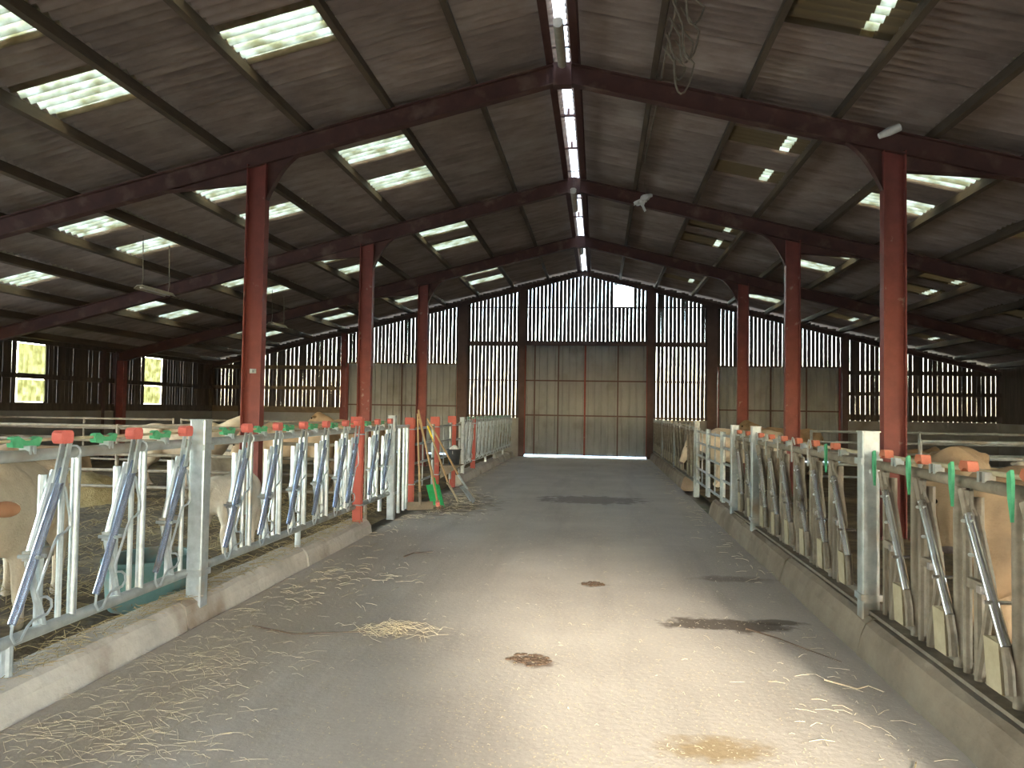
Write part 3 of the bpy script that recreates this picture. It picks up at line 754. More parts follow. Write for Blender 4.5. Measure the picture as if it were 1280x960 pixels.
box_post(21.75, RX, -.02, 1.30, .045, 'box post near the end of the far right fence', 'galv_grey')
box_post(21.35, LX, -.02, 1.30, .045, 'box post midway along the far left fence', 'galv_grey')
def red_post(y, z0, z1, label, capw=.14, X=LX, xoff=.03):
    t = thing('fence_post', label, 'post', (X+xoff, y, 0), group='red fence posts')
    b = MB().box(-.05, .05, -.045, -.035, z0, z1).box(-.05, .05, .035, .045, z0, z1).box(-.006, .006, -.035, .035, z0, z1)
    link('shaft', b.mesh('shaft', 'red_post'), t)
    if capw: link('head_plate', MB().box(-capw/2-.02, capw/2-.02, -.052, -.046, z1-.11, z1+.02).mesh('head_plate', 'red_post'), t)
    b = MB()
    for z in (.36, 1.2): b.tube([(-.03, -.052, z), (.05, -.052, z), (.064, 0, z), (.05, .052, z)], .009, 6)
    link('rail_clamp', b.mesh('rail_clamp', 'galv'), t)
    return t
red_post(8.96, .02, 1.39, 'bright red steel fence post nearest the camera')
red_post(11.55, -.02, 1.36, 'red fence post the wooden tool handles lean against')
red_post(13.40, -.02, 1.36, 'red fence post directly behind the black bucket', .16)
red_post(14.98, -.02, 1.36, 'red fence post right of the black bucket', .16)
red_post(17.43, -.02, 1.30, 'farthest red fence post on the left', 0)

# narrow pass: three upright tubes
t = thing('man_pass', 'three bright upright tubes closing the narrow pass by the tools', 'railing', (LX, 10.55, 0))
for yy in (.14, .42, .70, .88): link('upright', MB().tube([(0, yy, .0), (0, yy, 1.25)], .025, 10).mesh('upright', 'galv', True), t)
link('top_rail', rail(.0, .94, 1.25, .025, 'galv'), t)
# tubular gates
def gate(X, y0, y1, rails, label, m='galv_grey', z0=.25, z1=1.22, mid=True):
    t = thing('tube_gate', label, 'gate', (X, y0, 0)); L = y1-y0
    for yy in (.04, L-.04): link('gate_stile', MB().tube([(0, yy, z0-.1), (0, yy, z1+.03)], .028, 10).mesh('gate_stile', m, True), t)
    for z in rails: link('gate_rail', rail(.05, L-.05, z, .020, m, 0, 8), t)
    if mid: link('gate_brace', MB().box(-.008, .008, L/2-.02, L/2+.02, z0, z1).mesh('gate_brace', m), t)
    return t
gate(RX, 10.42, 11.42, [.30, .55, .80, 1.02, 1.20], 'narrow tubular gate leaf right after the third right post', mid=False)
gate(RX, 11.50, 12.92, [.28, .52, .76, .98, 1.18], 'near leaf of the wide tubular gate on the right')
gate(RX, 13.0, 14.36, [.28, .52, .76, .98, 1.18], 'far leaf of the wide tubular gate on the right')
gate(LX, 11.66, 13.30, [.35, .65, .95, 1.20], 'tubular gate behind the leaning tools')
gate(LX, 13.48, 14.90, [.35, .62, .92, 1.20], 'tubular gate behind the black bucket')
b = gate(LX, 15.06, 15.92, [.30, .6, .9, 1.2], 'short tubular gate beside the far galvanised post', mid=False)

# ------------------------------------------------------------------ pen division gates inside the pens (run across the building)
def cross_gate(x0, x1, y, rails, label, m, r=.022):
    t = thing('pen_gate', label, 'gate', (x0, y, 0)); L = x1-x0
    for xx in (.04, L/2, L-.04): link('gate_stile', MB().tube([(xx, 0, .0), (xx, 0, max(rails)+.03)], .026, 8).mesh('gate_stile', m, True), t)
    for z in rails: link('gate_rail', MB().tube([(.02, 0, z), (L-.02, 0, z)], r, 8).mesh('gate_rail', m, True), t)
    return t
R5 = [.35, .58, .80, 1.0, 1.20]
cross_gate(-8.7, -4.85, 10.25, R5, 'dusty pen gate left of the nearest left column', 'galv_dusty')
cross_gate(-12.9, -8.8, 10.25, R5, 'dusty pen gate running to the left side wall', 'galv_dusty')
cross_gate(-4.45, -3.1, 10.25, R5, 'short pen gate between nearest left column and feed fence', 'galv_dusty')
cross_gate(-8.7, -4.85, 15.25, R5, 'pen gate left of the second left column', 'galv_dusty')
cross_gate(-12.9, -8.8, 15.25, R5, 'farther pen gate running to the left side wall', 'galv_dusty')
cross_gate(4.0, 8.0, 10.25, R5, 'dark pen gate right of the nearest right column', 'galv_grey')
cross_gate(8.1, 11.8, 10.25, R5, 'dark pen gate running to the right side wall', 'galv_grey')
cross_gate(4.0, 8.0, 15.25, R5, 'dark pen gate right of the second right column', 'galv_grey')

# ------------------------------------------------------------------ cattle
def rball(b, c, r, R=None, u=14, v=10):
    k = len(b.v); b.ball((0, 0, 0), r, u, v)
    R = R or Matrix.Identity(3)
    for i in range(k, len(b.v)): b.v[i] = tuple(R @ Vector(b.v[i])+Vector(c))
def cap(b, p, r0, q, r1, n=12):
    b.tube([p, q], [r0, r1], n); b.ball(p, r0, n, 8); b.ball(q, r1, n, 8)
def chain(b, pts):
    for (p, r), (q, r2) in zip(pts[:-1], pts[1:]): cap(b, p, r, q, r2)
def head(b, poll, muz, info):
    P, Q = Vector(poll), Vector(muz); d = (Q-P).normalized(); side = Vector((0, 1, 0)); up = side.cross(d)*-1
    if up.z < 0 and up.x < 0: up = -up
    up = d.cross(side); 
    if up.z < 0: up = -up
    L = (Q-P).length
    R = Matrix((d, side, up)).transposed()
    rball(b, P+d*L*.15, (.17, .125, .13), R); rball(b, P+d*L*.45, (.20, .10, .115), R); rball(b, P+d*L*.80, (.16, .078, .085), R); rball(b, P+d*L*.97, (.085, .088, .075), R)
    rball(b, P+d*.02+up*.05, (.08, .10, .07), R)
    for s in (-1, 1):
        e = (side*s+up*.05-d*.15).normalized(); f = d; g = e.cross(f).normalized(); f = g.cross(e)
        rball(b, P+side*s*.20+d*.0, (.13, .065, .028), Matrix((e, f, g)).transposed(), 12, 8)
    info['eyes'] = [P+d*L*.32+side*s*.108+up*.055 for s in (-1, 1)]
    info['nose'] = (Q+d*.035, R); info['ears'] = [P+side*s*.24+d*.01 for s in (-1, 1)]; info['R'] = R
def cow_mesh(pose):
    b = MB(); info = {}
    if pose in ('low', 'up', 'graze'):
        rball(b, (0, 0, .95), (.74, .335, .37)); rball(b, (.05, 0, .82), (.55, .28, .27)); rball(b, (.5, 0, .96), (.33, .28, .39)); rball(b, (-.62, 0, 1.03), (.37, .30, .31))
        cap(b, (-.88, 0, 1.20), .10, (-.1, 0, 1.22), .10); cap(b, (-.1, 0, 1.22), .10, (.5, 0, 1.27), .10)
        for s in (-1, 1):
            rball(b, (.50, s*.16, .95), (.20, .13, .32)); rball(b, (-.70, s*.18, .86), (.25, .125, .33)); rball(b, (-.52, s*.22, 1.22), (.09, .06, .06))
            chain(b, [((-.66, s*.19, .78), .15), ((-.66, s*.20, .62), .115), ((-.86, s*.20, .44), .070), ((-.80, s*.20, .14), .048), ((-.77, s*.20, .09), .055)])
            rball(b, (-.745, s*.20, .045), (.085, .058, .05))
            chain(b, [((.48, s*.18, .75), .12), ((.45, s*.18, .60), .092), ((.49, s*.18, .36), .062), ((.48, s*.18, .13), .045), ((.49, s*.18, .09), .052)])
            rball(b, (.515, s*.18, .045), (.082, .056, .05))
        cap(b, (-.96, 0, 1.20), .045, (-1.06, 0, 1.02), .03); cap(b, (-1.06, 0, 1.02), .03, (-1.04, 0, .55), .024); rball(b, (-1.03, 0, .48), (.04, .04, .11))
        poll, muz = {'low': ((1.08, 0, 1.04), (1.30, 0, .58)), 'up': ((1.15, 0, 1.42), (1.52, 0, 1.14)), 'graze': ((1.12, 0, .72), (1.24, 0, .24))}[pose]
        nb = Vector((.62, 0, 1.02)); P = Vector(poll); m = (nb+P)/2+Vector((0, 0, .02))
        cap(b, nb, .27, m, .20); cap(b, m, .20, P, .135); cap(b, nb+Vector((.0, 0, -.14)), .17, m+Vector((.02, 0, -.10)), .13)
    else:
        rball(b, (0, 0, .44), (.78, .40, .42)); rball(b, (.45, 0, .50), (.36, .31, .42)); rball(b, (-.6, .03, .46), (.38, .37, .38)); rball(b, (0, .06, .30), (.7, .44, .28))
        cap(b, (-.8, 0, .74), .10, (.4, 0, .84), .11)
        for s in (-1, 1):
            rball(b, (.48, s*.22, .42), (.2, .14, .3)); rball(b, (-.5, s*.34, .28), (.30, .15, .24))
            chain(b, [((-.38, s*.42, .20), .12), ((-.05, s*.46, .12), .075), ((-.34, s*.52, .07), .055)])
            chain(b, [((.5, s*.26, .25), .11), ((.78, s*.24, .13), .075), ((.52, s*.30, .07), .055)])
        cap(b, (-.94, 0, .66), .045, (-1.02, .05, .40), .03); cap(b, (-1.02, .05, .40), .03, (-.98, .2, .08), .03)
        poll, muz = ((1.02, 0, .86), (1.32, 0, .52)) if pose == 'lie' else ((1.02, 0, .62), (1.26, 0, .24))
        nb = Vector((.60, 0, .60)); P = Vector(poll); m = (nb+P)/2
        cap(b, nb, .27, m, .20); cap(b, m, .20, P, .135)
    head(b, poll, muz, info)
    me = bpy.data.meshes.new('cow_raw'); me.from_pydata(b.v, [], b.f); me.validate()
    bm = bmesh.new(); bm.from_mesh(me); bmesh.ops.recalc_face_normals(bm, faces=bm.faces); bm.to_mesh(me); bm.free()
    o = bpy.data.objects.new('cow_raw', me); C.objects.link(o)
    md = o.modifiers.new('r', 'REMESH'); md.mode = 'VOXEL'; md.voxel_size = .026; md.use_smooth_shade = True
    ms = o.modifiers.new('s', 'SMOOTH'); ms.factor = .5; ms.iterations = 7
    dg = bpy.context.evaluated_depsgraph_get()
    out = bpy.data.meshes.new_from_object(o.evaluated_get(dg)); out.name = 'body'
    bpy.data.objects.remove(o); bpy.data.meshes.remove(me)
    out.materials.clear()
    for p in out.polygons: p.use_smooth = True
    return out, info
COWS = {p: cow_mesh(p) for p in ('low', 'up', 'graze', 'lie', 'lie_low')}
EYE = MB().ball((0, 0, 0), .022, 10, 8).mesh('eye', 'eye', True)
bodies = {}
def cow(pose, x, y, deg, scale, m, label, eartag=None, cat='cow', name='cow', z=.0, brown_ears=False):
    me, info = COWS[pose]
    key = (pose, m)
    if key not in bodies:
        c = me.copy(); c.materials.append(M[m]); bodies[key] = c
    t = thing(name, label, cat, (x, y, z), (0, 0, math.radians(deg)), group='cattle in the pens'); t.scale = (scale,)*3
    link('body', bodies[key], t)
    for e in info['eyes']: link('eye', EYE, t, e)
    nc, R = info['nose']
    b = MB(); rball(b, nc, (.045, .066, .052), R, 12, 8); link('muzzle', b.mesh('muzzle', 'nose', True), t)
    if brown_ears:
        for s, e in zip((-1, 1), info['ears']):
            b = MB(); rball(b, e+Vector((.012, -s*.03, 0)), (.030, .10, .060), None, 12, 8); link('ear', b.mesh('ear', 'ear_brown', True), t)
    if eartag:
        for e in info['ears']:
            link('ear_tag', MB().box(e.x+.03, e.x+.042, e.y-.03, e.y+.03, e.z-.07, e.z+.0).mesh('ear_tag', eartag), t)
    return t
cow('low', -4.14, 5.08, -64, .84, 'cow_cream', 'cream cow with brown ears behind the nearest left headlocks', brown_ears=True)
cow('graze', -3.75, 7.62, 96, .62, 'cow_white', 'white calf head down behind the second left headlock panel', cat='calf', name='calf')
cow('lie_low', -6.02, 11.75, -92, .80, 'cow_white', 'white cow lying with its face towards the camera behind pen rails', eartag='orange_plastic')
cow('low', -5.35, 13.1, 176, .90, 'cow_tan', 'tan cow standing side-on behind the first red fence post')
cow('up', -7.6, 13.6, 20, .88, 'cow_cream', 'cream cow standing deeper in the second left pen')
cow('lie', -9.6, 12.2, -150, .88, 'cow_tan', 'tan cow lying near the left side wall')
cow('lie', -8.3, 17.3, -60, .88, 'cow_cream', 'cream cow lying in the farthest left pen')
cow('up', -5.9, 18.2, 165, .9, 'cow_tan', 'tan cow standing in the farthest left pen')
cow('up', 3.02, 4.66, -45, .92, 'cow_tan', 'tan cow seen from its rump behind the nearest right headlocks')
cow('low', 3.22, 7.38, -116, .93, 'cow_tan', 'tan cow lowering its face to the right fence beside the box post')
cow('low', 2.86, 16.08, 180, .88, 'cow_cream', 'cream cow putting its head through the far right fence', z=.02)
cow('lie', 5.6, 12.1, 150, .88, 'cow_cream', 'pale cow lying just right of the nearest right column')
cow('lie', 7.6, 13.4, -160, .9, 'cow_white', 'whitish cow lying at the right edge behind the pen gate')
cow('lie', 6.4, 17.0, 30, .88, 'cow_tan', 'tan cow lying in the farthest right pen')
cow('up', 4.6, 19.6, -170, .88, 'cow_tan', 'tan cow standing behind the far right headlocks')

# ------------------------------------------------------------------ passage furniture: tools, bucket, tub
def tool(name, label, bottom, top, cat='tool'):
    B, T = Vector(bottom), Vector(top); d = T-B
    t = thing(name, label, cat, B, group='hand tools by the red post'); t.rotation_euler = d.to_track_quat('Z', 'Y').to_euler()
    return t, d.length
def handle(t, z0, L, r=.016, m='wood'): link('handle', MB().tube([(0, 0, z0), (0, 0, L)], [r, r*.85], 8).mesh('handle', m, True), t)
# green scoop
t, L = tool('shovel', 'wide green plastic shovel standing on its blade', (-2.42, 11.78, .02), (-2.70, 11.46, 1.36))
b = MB(); n = 8
for side in (0, 1):
    for z in (0, .34):
        for i in range(n+1):
            a = -1+2*i/n; b.v.append((a*.17, -.03*(1-a*a)*-1-.05*(a*a)+side*.008, z))
k = n+1
for i in range(n):
    b.f += [(i, i+1, k+i+1, k+i), (2*k+i, 3*k+i, 3*k+i+1, 2*k+i+1), (i, 2*k+i, 2*k+i+1, i+1), (k+i, k+i+1, 3*k+i+1, 3*k+i)]
b.f += [(0, k, 3*k, 2*k), (n, 2*k+n, 3*k+n, k+n)]
link('blade', b.mesh('blade', 'green_shovel', True), t); link('socket', MB().tube([(0, .02, .16), (0, .0, .46)], [.012, .022], 8).mesh('socket', 'green_shovel', True), t); handle(t, .40, L)
# hay fork with yellow grip
t, L = tool('hay_fork', 'hay fork with straw-coloured tines and yellow grip', (-2.24, 12.10, .02), (-2.68, 12.02, 1.22))
for i in range(4):
    x = -.15+.10*i; link('tine', MB().tube([(x, .05, .0), (x, .035, .15), (x*.98, .0, .33), (x*.9, -.02, .36)], [.004, .008, .009, .009], 6).mesh('tine', 'paddle', True), t)
link('cross_bar', MB().tube([(-.16, -.01, .355), (.16, -.01, .355)], .012, 8).mesh('cross_bar', 'paddle', True), t)
handle(t, .35, L-.12); link('grip', MB().tube([(0, 0, L-.42), (0, 0, L-.02), (.02, 0, L+.02), (.05, 0, L+.02), (.07, 0, L-.03)], .014, 8).mesh('grip', 'yellow', True), t)
# aluminium scoop
t, L = tool('shovel', 'grey metal scoop shovel lying against the green one', (-2.00, 12.35, .03), (-2.72, 12.10, 1.36))
b = MB(); n = 8; m_ = 5
for side in (0, 1):
    for j in range(m_+1):
        for i in range(n+1):
            a = -1+2*i/n; z = .30*j/m_; lift = .10*(j/m_)**2
            b.v.append((a*(.13+.02*math.sin(j)), -.06*a*a-lift*.4+side*.006+.03, z-.0))
k = (n+1)*(m_+1)
for j in range(m_):
    for i in range(n):
        a0 = j*(n+1)+i; b.f.append((a0, a0+1, a0+n+2, a0+n+1)); b.f.append((k+a0, k+a0+n+1, k+a0+n+2, k+a0+1))
link('blade', b.mesh('blade', 'galv', True), t); link('socket', MB().tube([(0, .02, .22), (0, 0, .5)], [.014, .022], 8).mesh('socket', 'galv', True), t); handle(t, .44, L)
for r_i in range(4): link('rib', MB().box(-.09+.06*r_i-.005, -.09+.06*r_i+.005, .032, .042, .02, .26).mesh('rib', 'galv_grey'), t)
# broom
t, L = tool('broom', 'broom with long wooden handle and red brush head', (-2.38, 11.50, .02), (-2.71, 11.43, 1.50))
link('brush_head', MB().box(-.14, .14, -.03, .03, .05, .10).mesh('brush_head', 'red_plastic'), t)
b = MB()
for i in range(14):
    for j in range(3): b.tube([(-.125+.019*i, -.02+.02*j, .05), (-.13+.02*i, -.025+.025*j, -.01)], .004, 4)
o = link('bristles', b.mesh('bristles', 'orange_plastic'), t); o['kind'] = 'stuff'; handle(t, .10, L)
# scraper
t, L = tool('scraper', 'floor scraper with wooden handle farthest left among the tools', (-2.60, 11.22, .02), (-2.72, 11.42, 1.44))
link('scraper_blade', MB().box(-.20, .20, -.006, .006, 0, .12).mesh('scraper_blade', 'galv_dusty'), t); link('socket', MB().tube([(0, 0, .08), (0, 0, .26)], .022, 8).mesh('socket', 'galv_dusty', True), t); handle(t, .2, L)

# shelf and bucket
t = thing('bucket_shelf', 'dark steel bracket shelf under the black bucket', 'shelf', (-2.80, 14.05, 0))
link('shelf_plate', MB().box(-.062, .30, -.24, .24, .475, .49).mesh('shelf_plate', 'galv_dusty'), t)
for yy in (-.2, .2): link('bracket', MB().prism([(-.05, .25), (-.05, .475), (.26, .475)], 1, yy-.008, yy+.008).mesh('bracket', 'galv_dusty'), t)
t = thing('bucket', 'black bucket heaped with white lumps on the shelf', 'bucket', (-2.64, 14.03, .49))
b = MB(); n = 20
prof = [(.0, .006), (.10, .006), (.125, .27), (.138, .275), (.138, .29), (.117, .29), (.095, .02), (.0, .02)]
for r, z in prof:
    for k in range(n): b.v.append((max(r, .002)*math.cos(2*math.pi*k/n), max(r, .002)*math.sin(2*math.pi*k/n), z))
for i in range(len(prof)-1):
    for k in range(n): b.f.append((i*n+k, i*n+(k+1) % n, (i+1)*n+(k+1) % n, (i+1)*n+k))
link('pail', b.mesh('pail', 'black_plastic', True), t)
link('handle', MB().tube([(.0, .14*math.cos(a), .28-.02+.0*a-.10*math.sin(a)) for a in [math.pi*k/10 for k in range(11)]], .005, 6).mesh('handle', 'wire', True), t)
r_ = random.Random(4); b = MB()
for i in range(26):
    a = r_.uniform(0, 6.28); q = r_.uniform(0, .085); b.ball((q*math.cos(a), q*math.sin(a), .265+.05*(1-q/.09)+r_.uniform(0, .03)), r_.uniform(.018, .034), 6, 5)
o = link('contents', b.mesh('contents', 'white_stuff'), t); o['kind'] = 'stuff'
# teal tub behind the near fence
t = thing('feed_tub', 'worn teal plastic tub on the bedding behind the near left fence', 'tub', (-3.36, 5.5, .02))
b = MB(); n = 28
prof = [(.0, .0), (.86, .0), (.92, .03), (1.0, .34), (1.06, .345), (1.06, .365), (.96, .365), (.86, .05), (.0, .04)]
for r, z in prof:
    for k in range(n):
        b.v.append((max(r, .004)*.27*math.cos(2*math.pi*k/n), max(r, .004)*.36*math.sin(2*math.pi*k/n), z))
for i in range(len(prof)-1):
    for k in range(n): b.f.append((i*n+k, i*n+(k+1) % n, (i+1)*n+(k+1) % n, (i+1)*n+k))
link('shell', b.mesh('shell', 'teal', True), t)
for yy in (-1, 1): link('handle', MB().tube([(-.06, yy*.375, .33), (-.05, yy*.42, .33), (.05, yy*.42, .33), (.06, yy*.375, .33)], .01, 6).mesh('handle', 'teal', True), t)

# ------------------------------------------------------------------ lamps and things hanging from the roof
def batten(y0, y1, z, label):
    t = thing('ridge_lamp', label, 'lamp', (XC, y0, z)); L = y1-y0
    b = MB(); b.prism([(-.055, .02), (-.06, .06), (-.03, .085), (.03, .085), (.06, .06), (.055, .02)], 1, 0, L); link('housing', b.mesh('housing', 'lamp_body'), t)
    link('diffuser', MB().tube([(0, .02, .01), (0, L-.02, .01)], .048, 12).mesh('diffuser', 'lamp_body', True), t)
    for yy in (.02, L-.02): link('end_cap', MB().tube([(0, yy-.03, .015), (0, yy+.03, .015)], .056, 12).mesh('end_cap', 'lamp_body', True), t)
    for yy in (.25, L-.25): link('hanger', MB().tube([(0, yy, .085), (0, yy, ZR-.20-z)], .006, 6).box(-.149, .149, yy-.012, yy+.012, ZR-.212-z, ZR-.196-z).mesh('hanger', 'steel_dark'), t)
batten(8.75, 9.80, 5.98, 'long dusty ridge lamp hanging before the nearest rafter pair')
batten(14.35, 15.7, 5.62, 'dusty ridge lamp hanging under the second rafter pair')
batten(20.3, 21.4, 5.90, 'ridge lamp hanging closest to the slatted end wall')
def swing_lamp(x, y0, y1, z, ztop, label):
    t = thing('hanging_lamp', label, 'lamp', (x, y0, z), group='lamps hung on two cords over the left pens'); L = y1-y0
    b = MB(); b.prism([(-.11, 0), (-.10, .012), (-.05, .07), (.05, .07), (.10, .012), (.11, 0), (.04, .055), (-.04, .055)], 1, 0, L); link('reflector', b.mesh('reflector', 'lamp_body'), t)
    link('tube', MB().tube([(0, .03, .025), (0, L-.03, .025)], .018, 10).mesh('tube', 'white_plastic', True), t)
    for yy in (.06, L-.08): link('cord', MB().tube([(0, yy, .065), (.01, yy+.02, .2), (0, yy, ztop-z)], .008, 6).mesh('cord', 'rope', True), t)
swing_lamp(-7.86, 12.36, 13.32, 3.50, roofz(-7.86)-.05, 'nearer fluorescent lamp hung on two cords over the left pens')
swing_lamp(-8.05, 18.1, 18.95, 3.52, roofz(-8.05)-.05, 'farther fluorescent lamp hung on two cords over the left pens')
# coiled rope
t = thing('rope_coil', 'old rope coiled over the purlin just right of the ridge', 'rope', (.74, 8.7, roofz(.74)-.2))
r_ = random.Random(9)
for i in range(5):
    yy = -.9+.36*i; h = [.35, .55, .42, .62, .30][i]; wd = r_.uniform(.12, .2)
    pts = [(-.02, yy-.12, .05)]+[(.16+wd*.8*math.cos(math.pi*(1-k/10))*(.5+k/14), yy-.1+.03*k, -h*math.sin(math.pi*k/10)**.8+.06*(k/10)) for k in range(1, 10)]+[(.10, yy+.2, .12)]
    link('rope_loop', MB().tube(pts, .012, 6).mesh('rope_loop', 'rope', True), t)
link('rope_run', MB().tube([(.0, -1.1, .03), (.03, -.4, .02), (.01, .4, .03), (.02, 2.0, .02), (.0, 4.6, .03)], .012, 6).mesh('rope_run', 'rope', True), t)
# crumpled white sack caught on the purlin
t = thing('plastic_sack', 'crumpled white plastic sack hanging by the second rafter', 'sack', (.78, 14.4, roofz(.78)-.50))
b = MB(); b.ball((0, 0, 0), (.15, .10, .075), 12, 8); b.v = [(x+r_.uniform(-.035, .035)+z*.5, y+r_.uniform(-.03, .03), z+r_.uniform(-.025, .025)+x*.45) for x, y, z in b.v]
link('crumple', b.mesh('crumple', 'white_plastic'), t)
for dx, dy, q in ((-.06, 0, .55), (.0, .03, 1.0)):
    b = MB(); b.prism([(dx-.045, -.02), (dx+.05, -.03), (dx+.02, -.11*q), (dx+.065, -.20*q), (dx+.03, -.23*q), (dx-.02, -.13*q)], 1, dy-.006, dy+.006); link('tatter', b.mesh('tatter', 'white_plastic'), t)
link('string', MB().tube([(.06, 0, .05), (.02, 0, .32)], .006, 6).mesh('string', 'rope'), t)
# small lamp on the nearest right column
t = thing('column_lamp', 'small white lamp bracketed to the top of the nearest right column', 'lamp', (XC+COLX-.06, 9.84, 4.97))
link('arm', MB().tube([(.04, .05, .05), (.0, -.03, .06), (-.04, -.08, .04)], .012, 8).mesh('arm', 'steel_dark'), t)
b = MB().tube([(-.18, -.10, -.035), (-.06, -.10, .02), (.06, -.10, .07)], [.035, .055, .05], 12); link('lamp_head', b.mesh('lamp_head', 'white_plastic', True), t)

# ------------------------------------------------------------------ straw, sticks, droppings on the floor
def strand(b, x, y, z, ang, L, wd, bend, tilt):
    dx, dy = math.cos(ang), math.sin(ang); nx, ny = -dy*wd, dx*wd
    p0 = (x, y, z); p1 = (x+dx*L*.5-dy*bend, y+dy*L*.5+dx*bend, z+tilt); p2 = (x+dx*L, y+dy*L, z)
    k = len(b.v)
    for p in (p0, p1, p2): b.v += [(p[0]-nx, p[1]-ny, p[2]), (p[0], p[1], p[2]+wd*1.2), (p[0]+nx, p[1]+ny, p[2])]
    for i in (0, 3): b.f += [(k+i, k+i+1, k+i+4, k+i+3), (k+i+1, k+i+2, k+i+5, k+i+4)]
rs = random.Random(21)
b = MB()
def scatter(n, fx, fy, lmin, lmax, wd, zmax=.012, ang=None):
    for _ in range(n):
        x, y = fx(), fy()
        if not (-2.70 < x < 1.62): continue
        a = rs.uniform(0, 6.283) if ang is None else rs.gauss(ang, .6)
        strand(b, x, y, .002+rs.random()*zmax, a, (LL := rs.uniform(lmin, lmax)), wd, rs.gauss(0, .028)*LL, rs.uniform(0, .012))
scatter(420, lambda: -2.68+abs(rs.gauss(0, .36)), lambda: 2.6+3.6*rs.random()**1.5, .015, .15, .0009, .010)
scatter(200, lambda: rs.gauss(-2.2, .2), lambda: rs.gauss(4.3, .35), .02, .17, .0010, .012)
scatter(260, lambda: rs.gauss(-2.15, .28), lambda: rs.gauss(3.3, .25), .02, .17, .0010, .012)
scatter(120, lambda: rs.gauss(-2.2, .3), lambda: rs.gauss(6.6, .5), .05, .18, .002, .015)
scatter(250, lambda: rs.gauss(-2.3, .25), lambda: rs.gauss(12.2, .9), .05, .2, .003, .02)
scatter(420, lambda: rs.uniform(-2.6, 1.6), lambda: rs.uniform(2.6, 12), .012, .045, .0013, .006)
scatter(60, lambda: 1.5-abs(rs.gauss(0, .3)), lambda: rs.uniform(2.8, 5.5), .03, .12, .0014, .01)
scatter(200, lambda: rs.choice((-2.6, 1.5))+rs.gauss(0, .1), lambda: rs.uniform(7, 24), .05, .2, .003, .02)
o = link('loose_straw', b.mesh('loose_straw', 'straw')); tag(o, 'loose straw strewn over the passage floor, thickest by the left kerb', 'straw'); o['kind'] = 'stuff'
b = MB()
for _ in range(9000):
    y = 2.8+rs.random()**1.6*9; x = rs.gauss(.1, .9)
    if not (-2.65 < x < 1.6): continue
    a = rs.uniform(0, 3.14); L = rs.uniform(.003, .009); w_ = rs.uniform(.0015, .0035); k = len(b.v); z = .0025+rs.random()*.003
    c_, s_ = math.cos(a), math.sin(a)
    b.v += [(x-c_*L+s_*w_, y-s_*L-c_*w_, z), (x+c_*L+s_*w_, y+s_*L-c_*w_, z+.001), (x+c_*L-s_*w_, y+s_*L+c_*w_, z), (x-c_*L-s_*w_, y-s_*L+c_*w_, z+.001)]; b.f.append((k, k+1, k+2, k+3))
o = link('chaff', b.mesh('chaff', 'straw'), bpy.data.objects['floor']); o['kind'] = 'stuff'
b = MB()
for _ in range(130):
    a = rs.gauss(.15, .9); x = -1.42+rs.gauss(0, .13); y = 5.15+rs.gauss(0, .07)
    strand(b, x, y, .004+rs.random()*.05*math.exp(-((x+1.42)**2+(y-5.15)**2)/.02), a, rs.uniform(.06, .2), .0015, rs.uniform(-.03, .03), rs.uniform(0, .03))
o = link('straw_tuft', b.mesh('straw_tuft', 'straw')); tag(o, 'small loose tuft of straw left of the passage middle', 'straw'); o['kind'] = 'stuff'
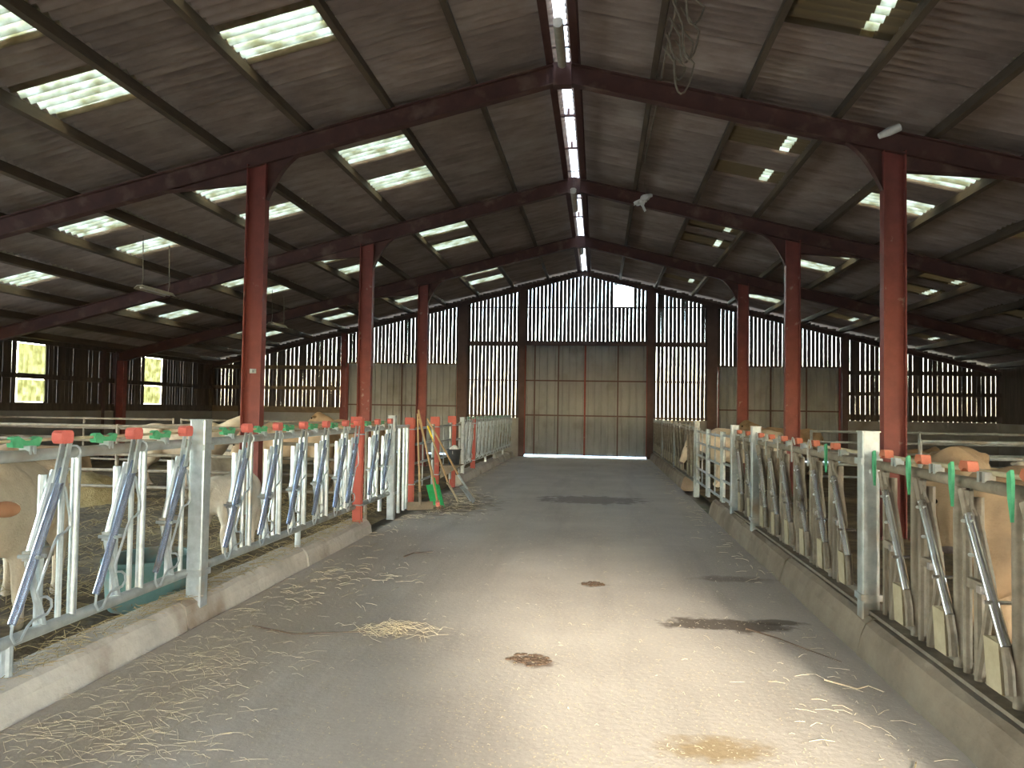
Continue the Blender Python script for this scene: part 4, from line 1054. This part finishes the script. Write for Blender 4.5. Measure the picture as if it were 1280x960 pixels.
# kerb-top and pen straw
b = MB()
for _ in range(700):
    x = rs.uniform(-2.98, -2.80); y = rs.uniform(2.4, 9); strand(b, x, y, .175+rs.random()*.01, rs.uniform(0, 6.28), rs.uniform(.04, .15), .0018, rs.uniform(-.02, .02), .006)
for _ in range(2600):
    x = -3.1-abs(rs.gauss(0, 2.6)); y = rs.uniform(3.5, 14)
    if x < XL+.3: continue
    strand(b, x, y, .045+rs.random()*.05, rs.uniform(0, 6.28), rs.uniform(.08, .28), .003, rs.uniform(-.03, .03), .03)
o = link('bedding_straw', b.mesh('bedding_straw', 'hay'), bpy.data.objects['floor_pen_left']); o['kind'] = 'stuff'
def stick(pts, r, label, name='stick', m='stick'):
    o = link(name, MB().tube(pts, [r*(1-.5*i/(len(pts)-1)) for i in range(len(pts))], 6).mesh(name, m, True)); tag(o, label, 'stick')
def at(dx, dy, z=.008): return (dx, dy, z)
stick([at(1.05, 5.62), at(1.22, 5.42), at(1.36, 5.18), at(1.50, 4.97)], .006, 'thin dark stick lying right of the damp stain')
stick([at(-2.35, 5.12), at(-2.0, 4.98), at(-1.75, 5.06), at(-1.5, 5.12)], .006, 'thin dark twig trailing left from the straw tuft')
stick([at(-1.95, 7.72), at(-1.9, 7.95), at(-1.72, 8.05)], .008, 'short dark twig on the floor near the first red post')
stick([at(1.35, 3.05), at(1.28, 3.35), at(1.40, 3.6)], .005, 'bent straw-brown twig in the right foreground', m='hay')
stick([at(1.30, 4.62), at(1.44, 4.50), at(1.52, 4.56), at(1.56, 4.44, .02)], .005, 'pale crooked straw stalk near the right kerb', m='straw')
def dropping(x, y, r, n, label, seed):
    r_ = random.Random(seed); b = MB()
    for i in range(n):
        a = r_.uniform(0, 6.28); q = r*math.sqrt(r_.random()); s_ = r_.uniform(.006, .018)
        b.ball((x+q*math.cos(a), y+q*math.sin(a)*.9, s_*.15), (s_*1.3, s_, s_*.45), 6, 4)
    o = link('manure', b.mesh('manure', 'dirt', True)); tag(o, label, 'manure'); o['kind'] = 'stuff'
dropping(-.40, 4.72, .13, 80, 'dried dark dung patch at the middle of the passage', 2)
dropping(-.03, 6.86, .10, 40, 'small dark dung patch at the edge of the bright floor', 3)
# hay heap in the left pen
t = thing('hay_heap', 'low heap of old hay in the second left pen', 'hay', (-8.0, 11.05, 0))
b = MB(); n = 18
for j in range(n+1):
    for i in range(n+1):
        u, v = -1+2*i/n, -1+2*j/n; q = max(0, 1-u*u-v*v)
        b.v.append((u*1.0, v*.6, .02+.42*q**.7+(.05*rs.random() if q > 0 else -.05)))
for j in range(n):
    for i in range(n): a = j*(n+1)+i; b.f.append((a, a+1, a+n+2, a+n+1))
link('heap', b.mesh('heap', 'hay', True), t)
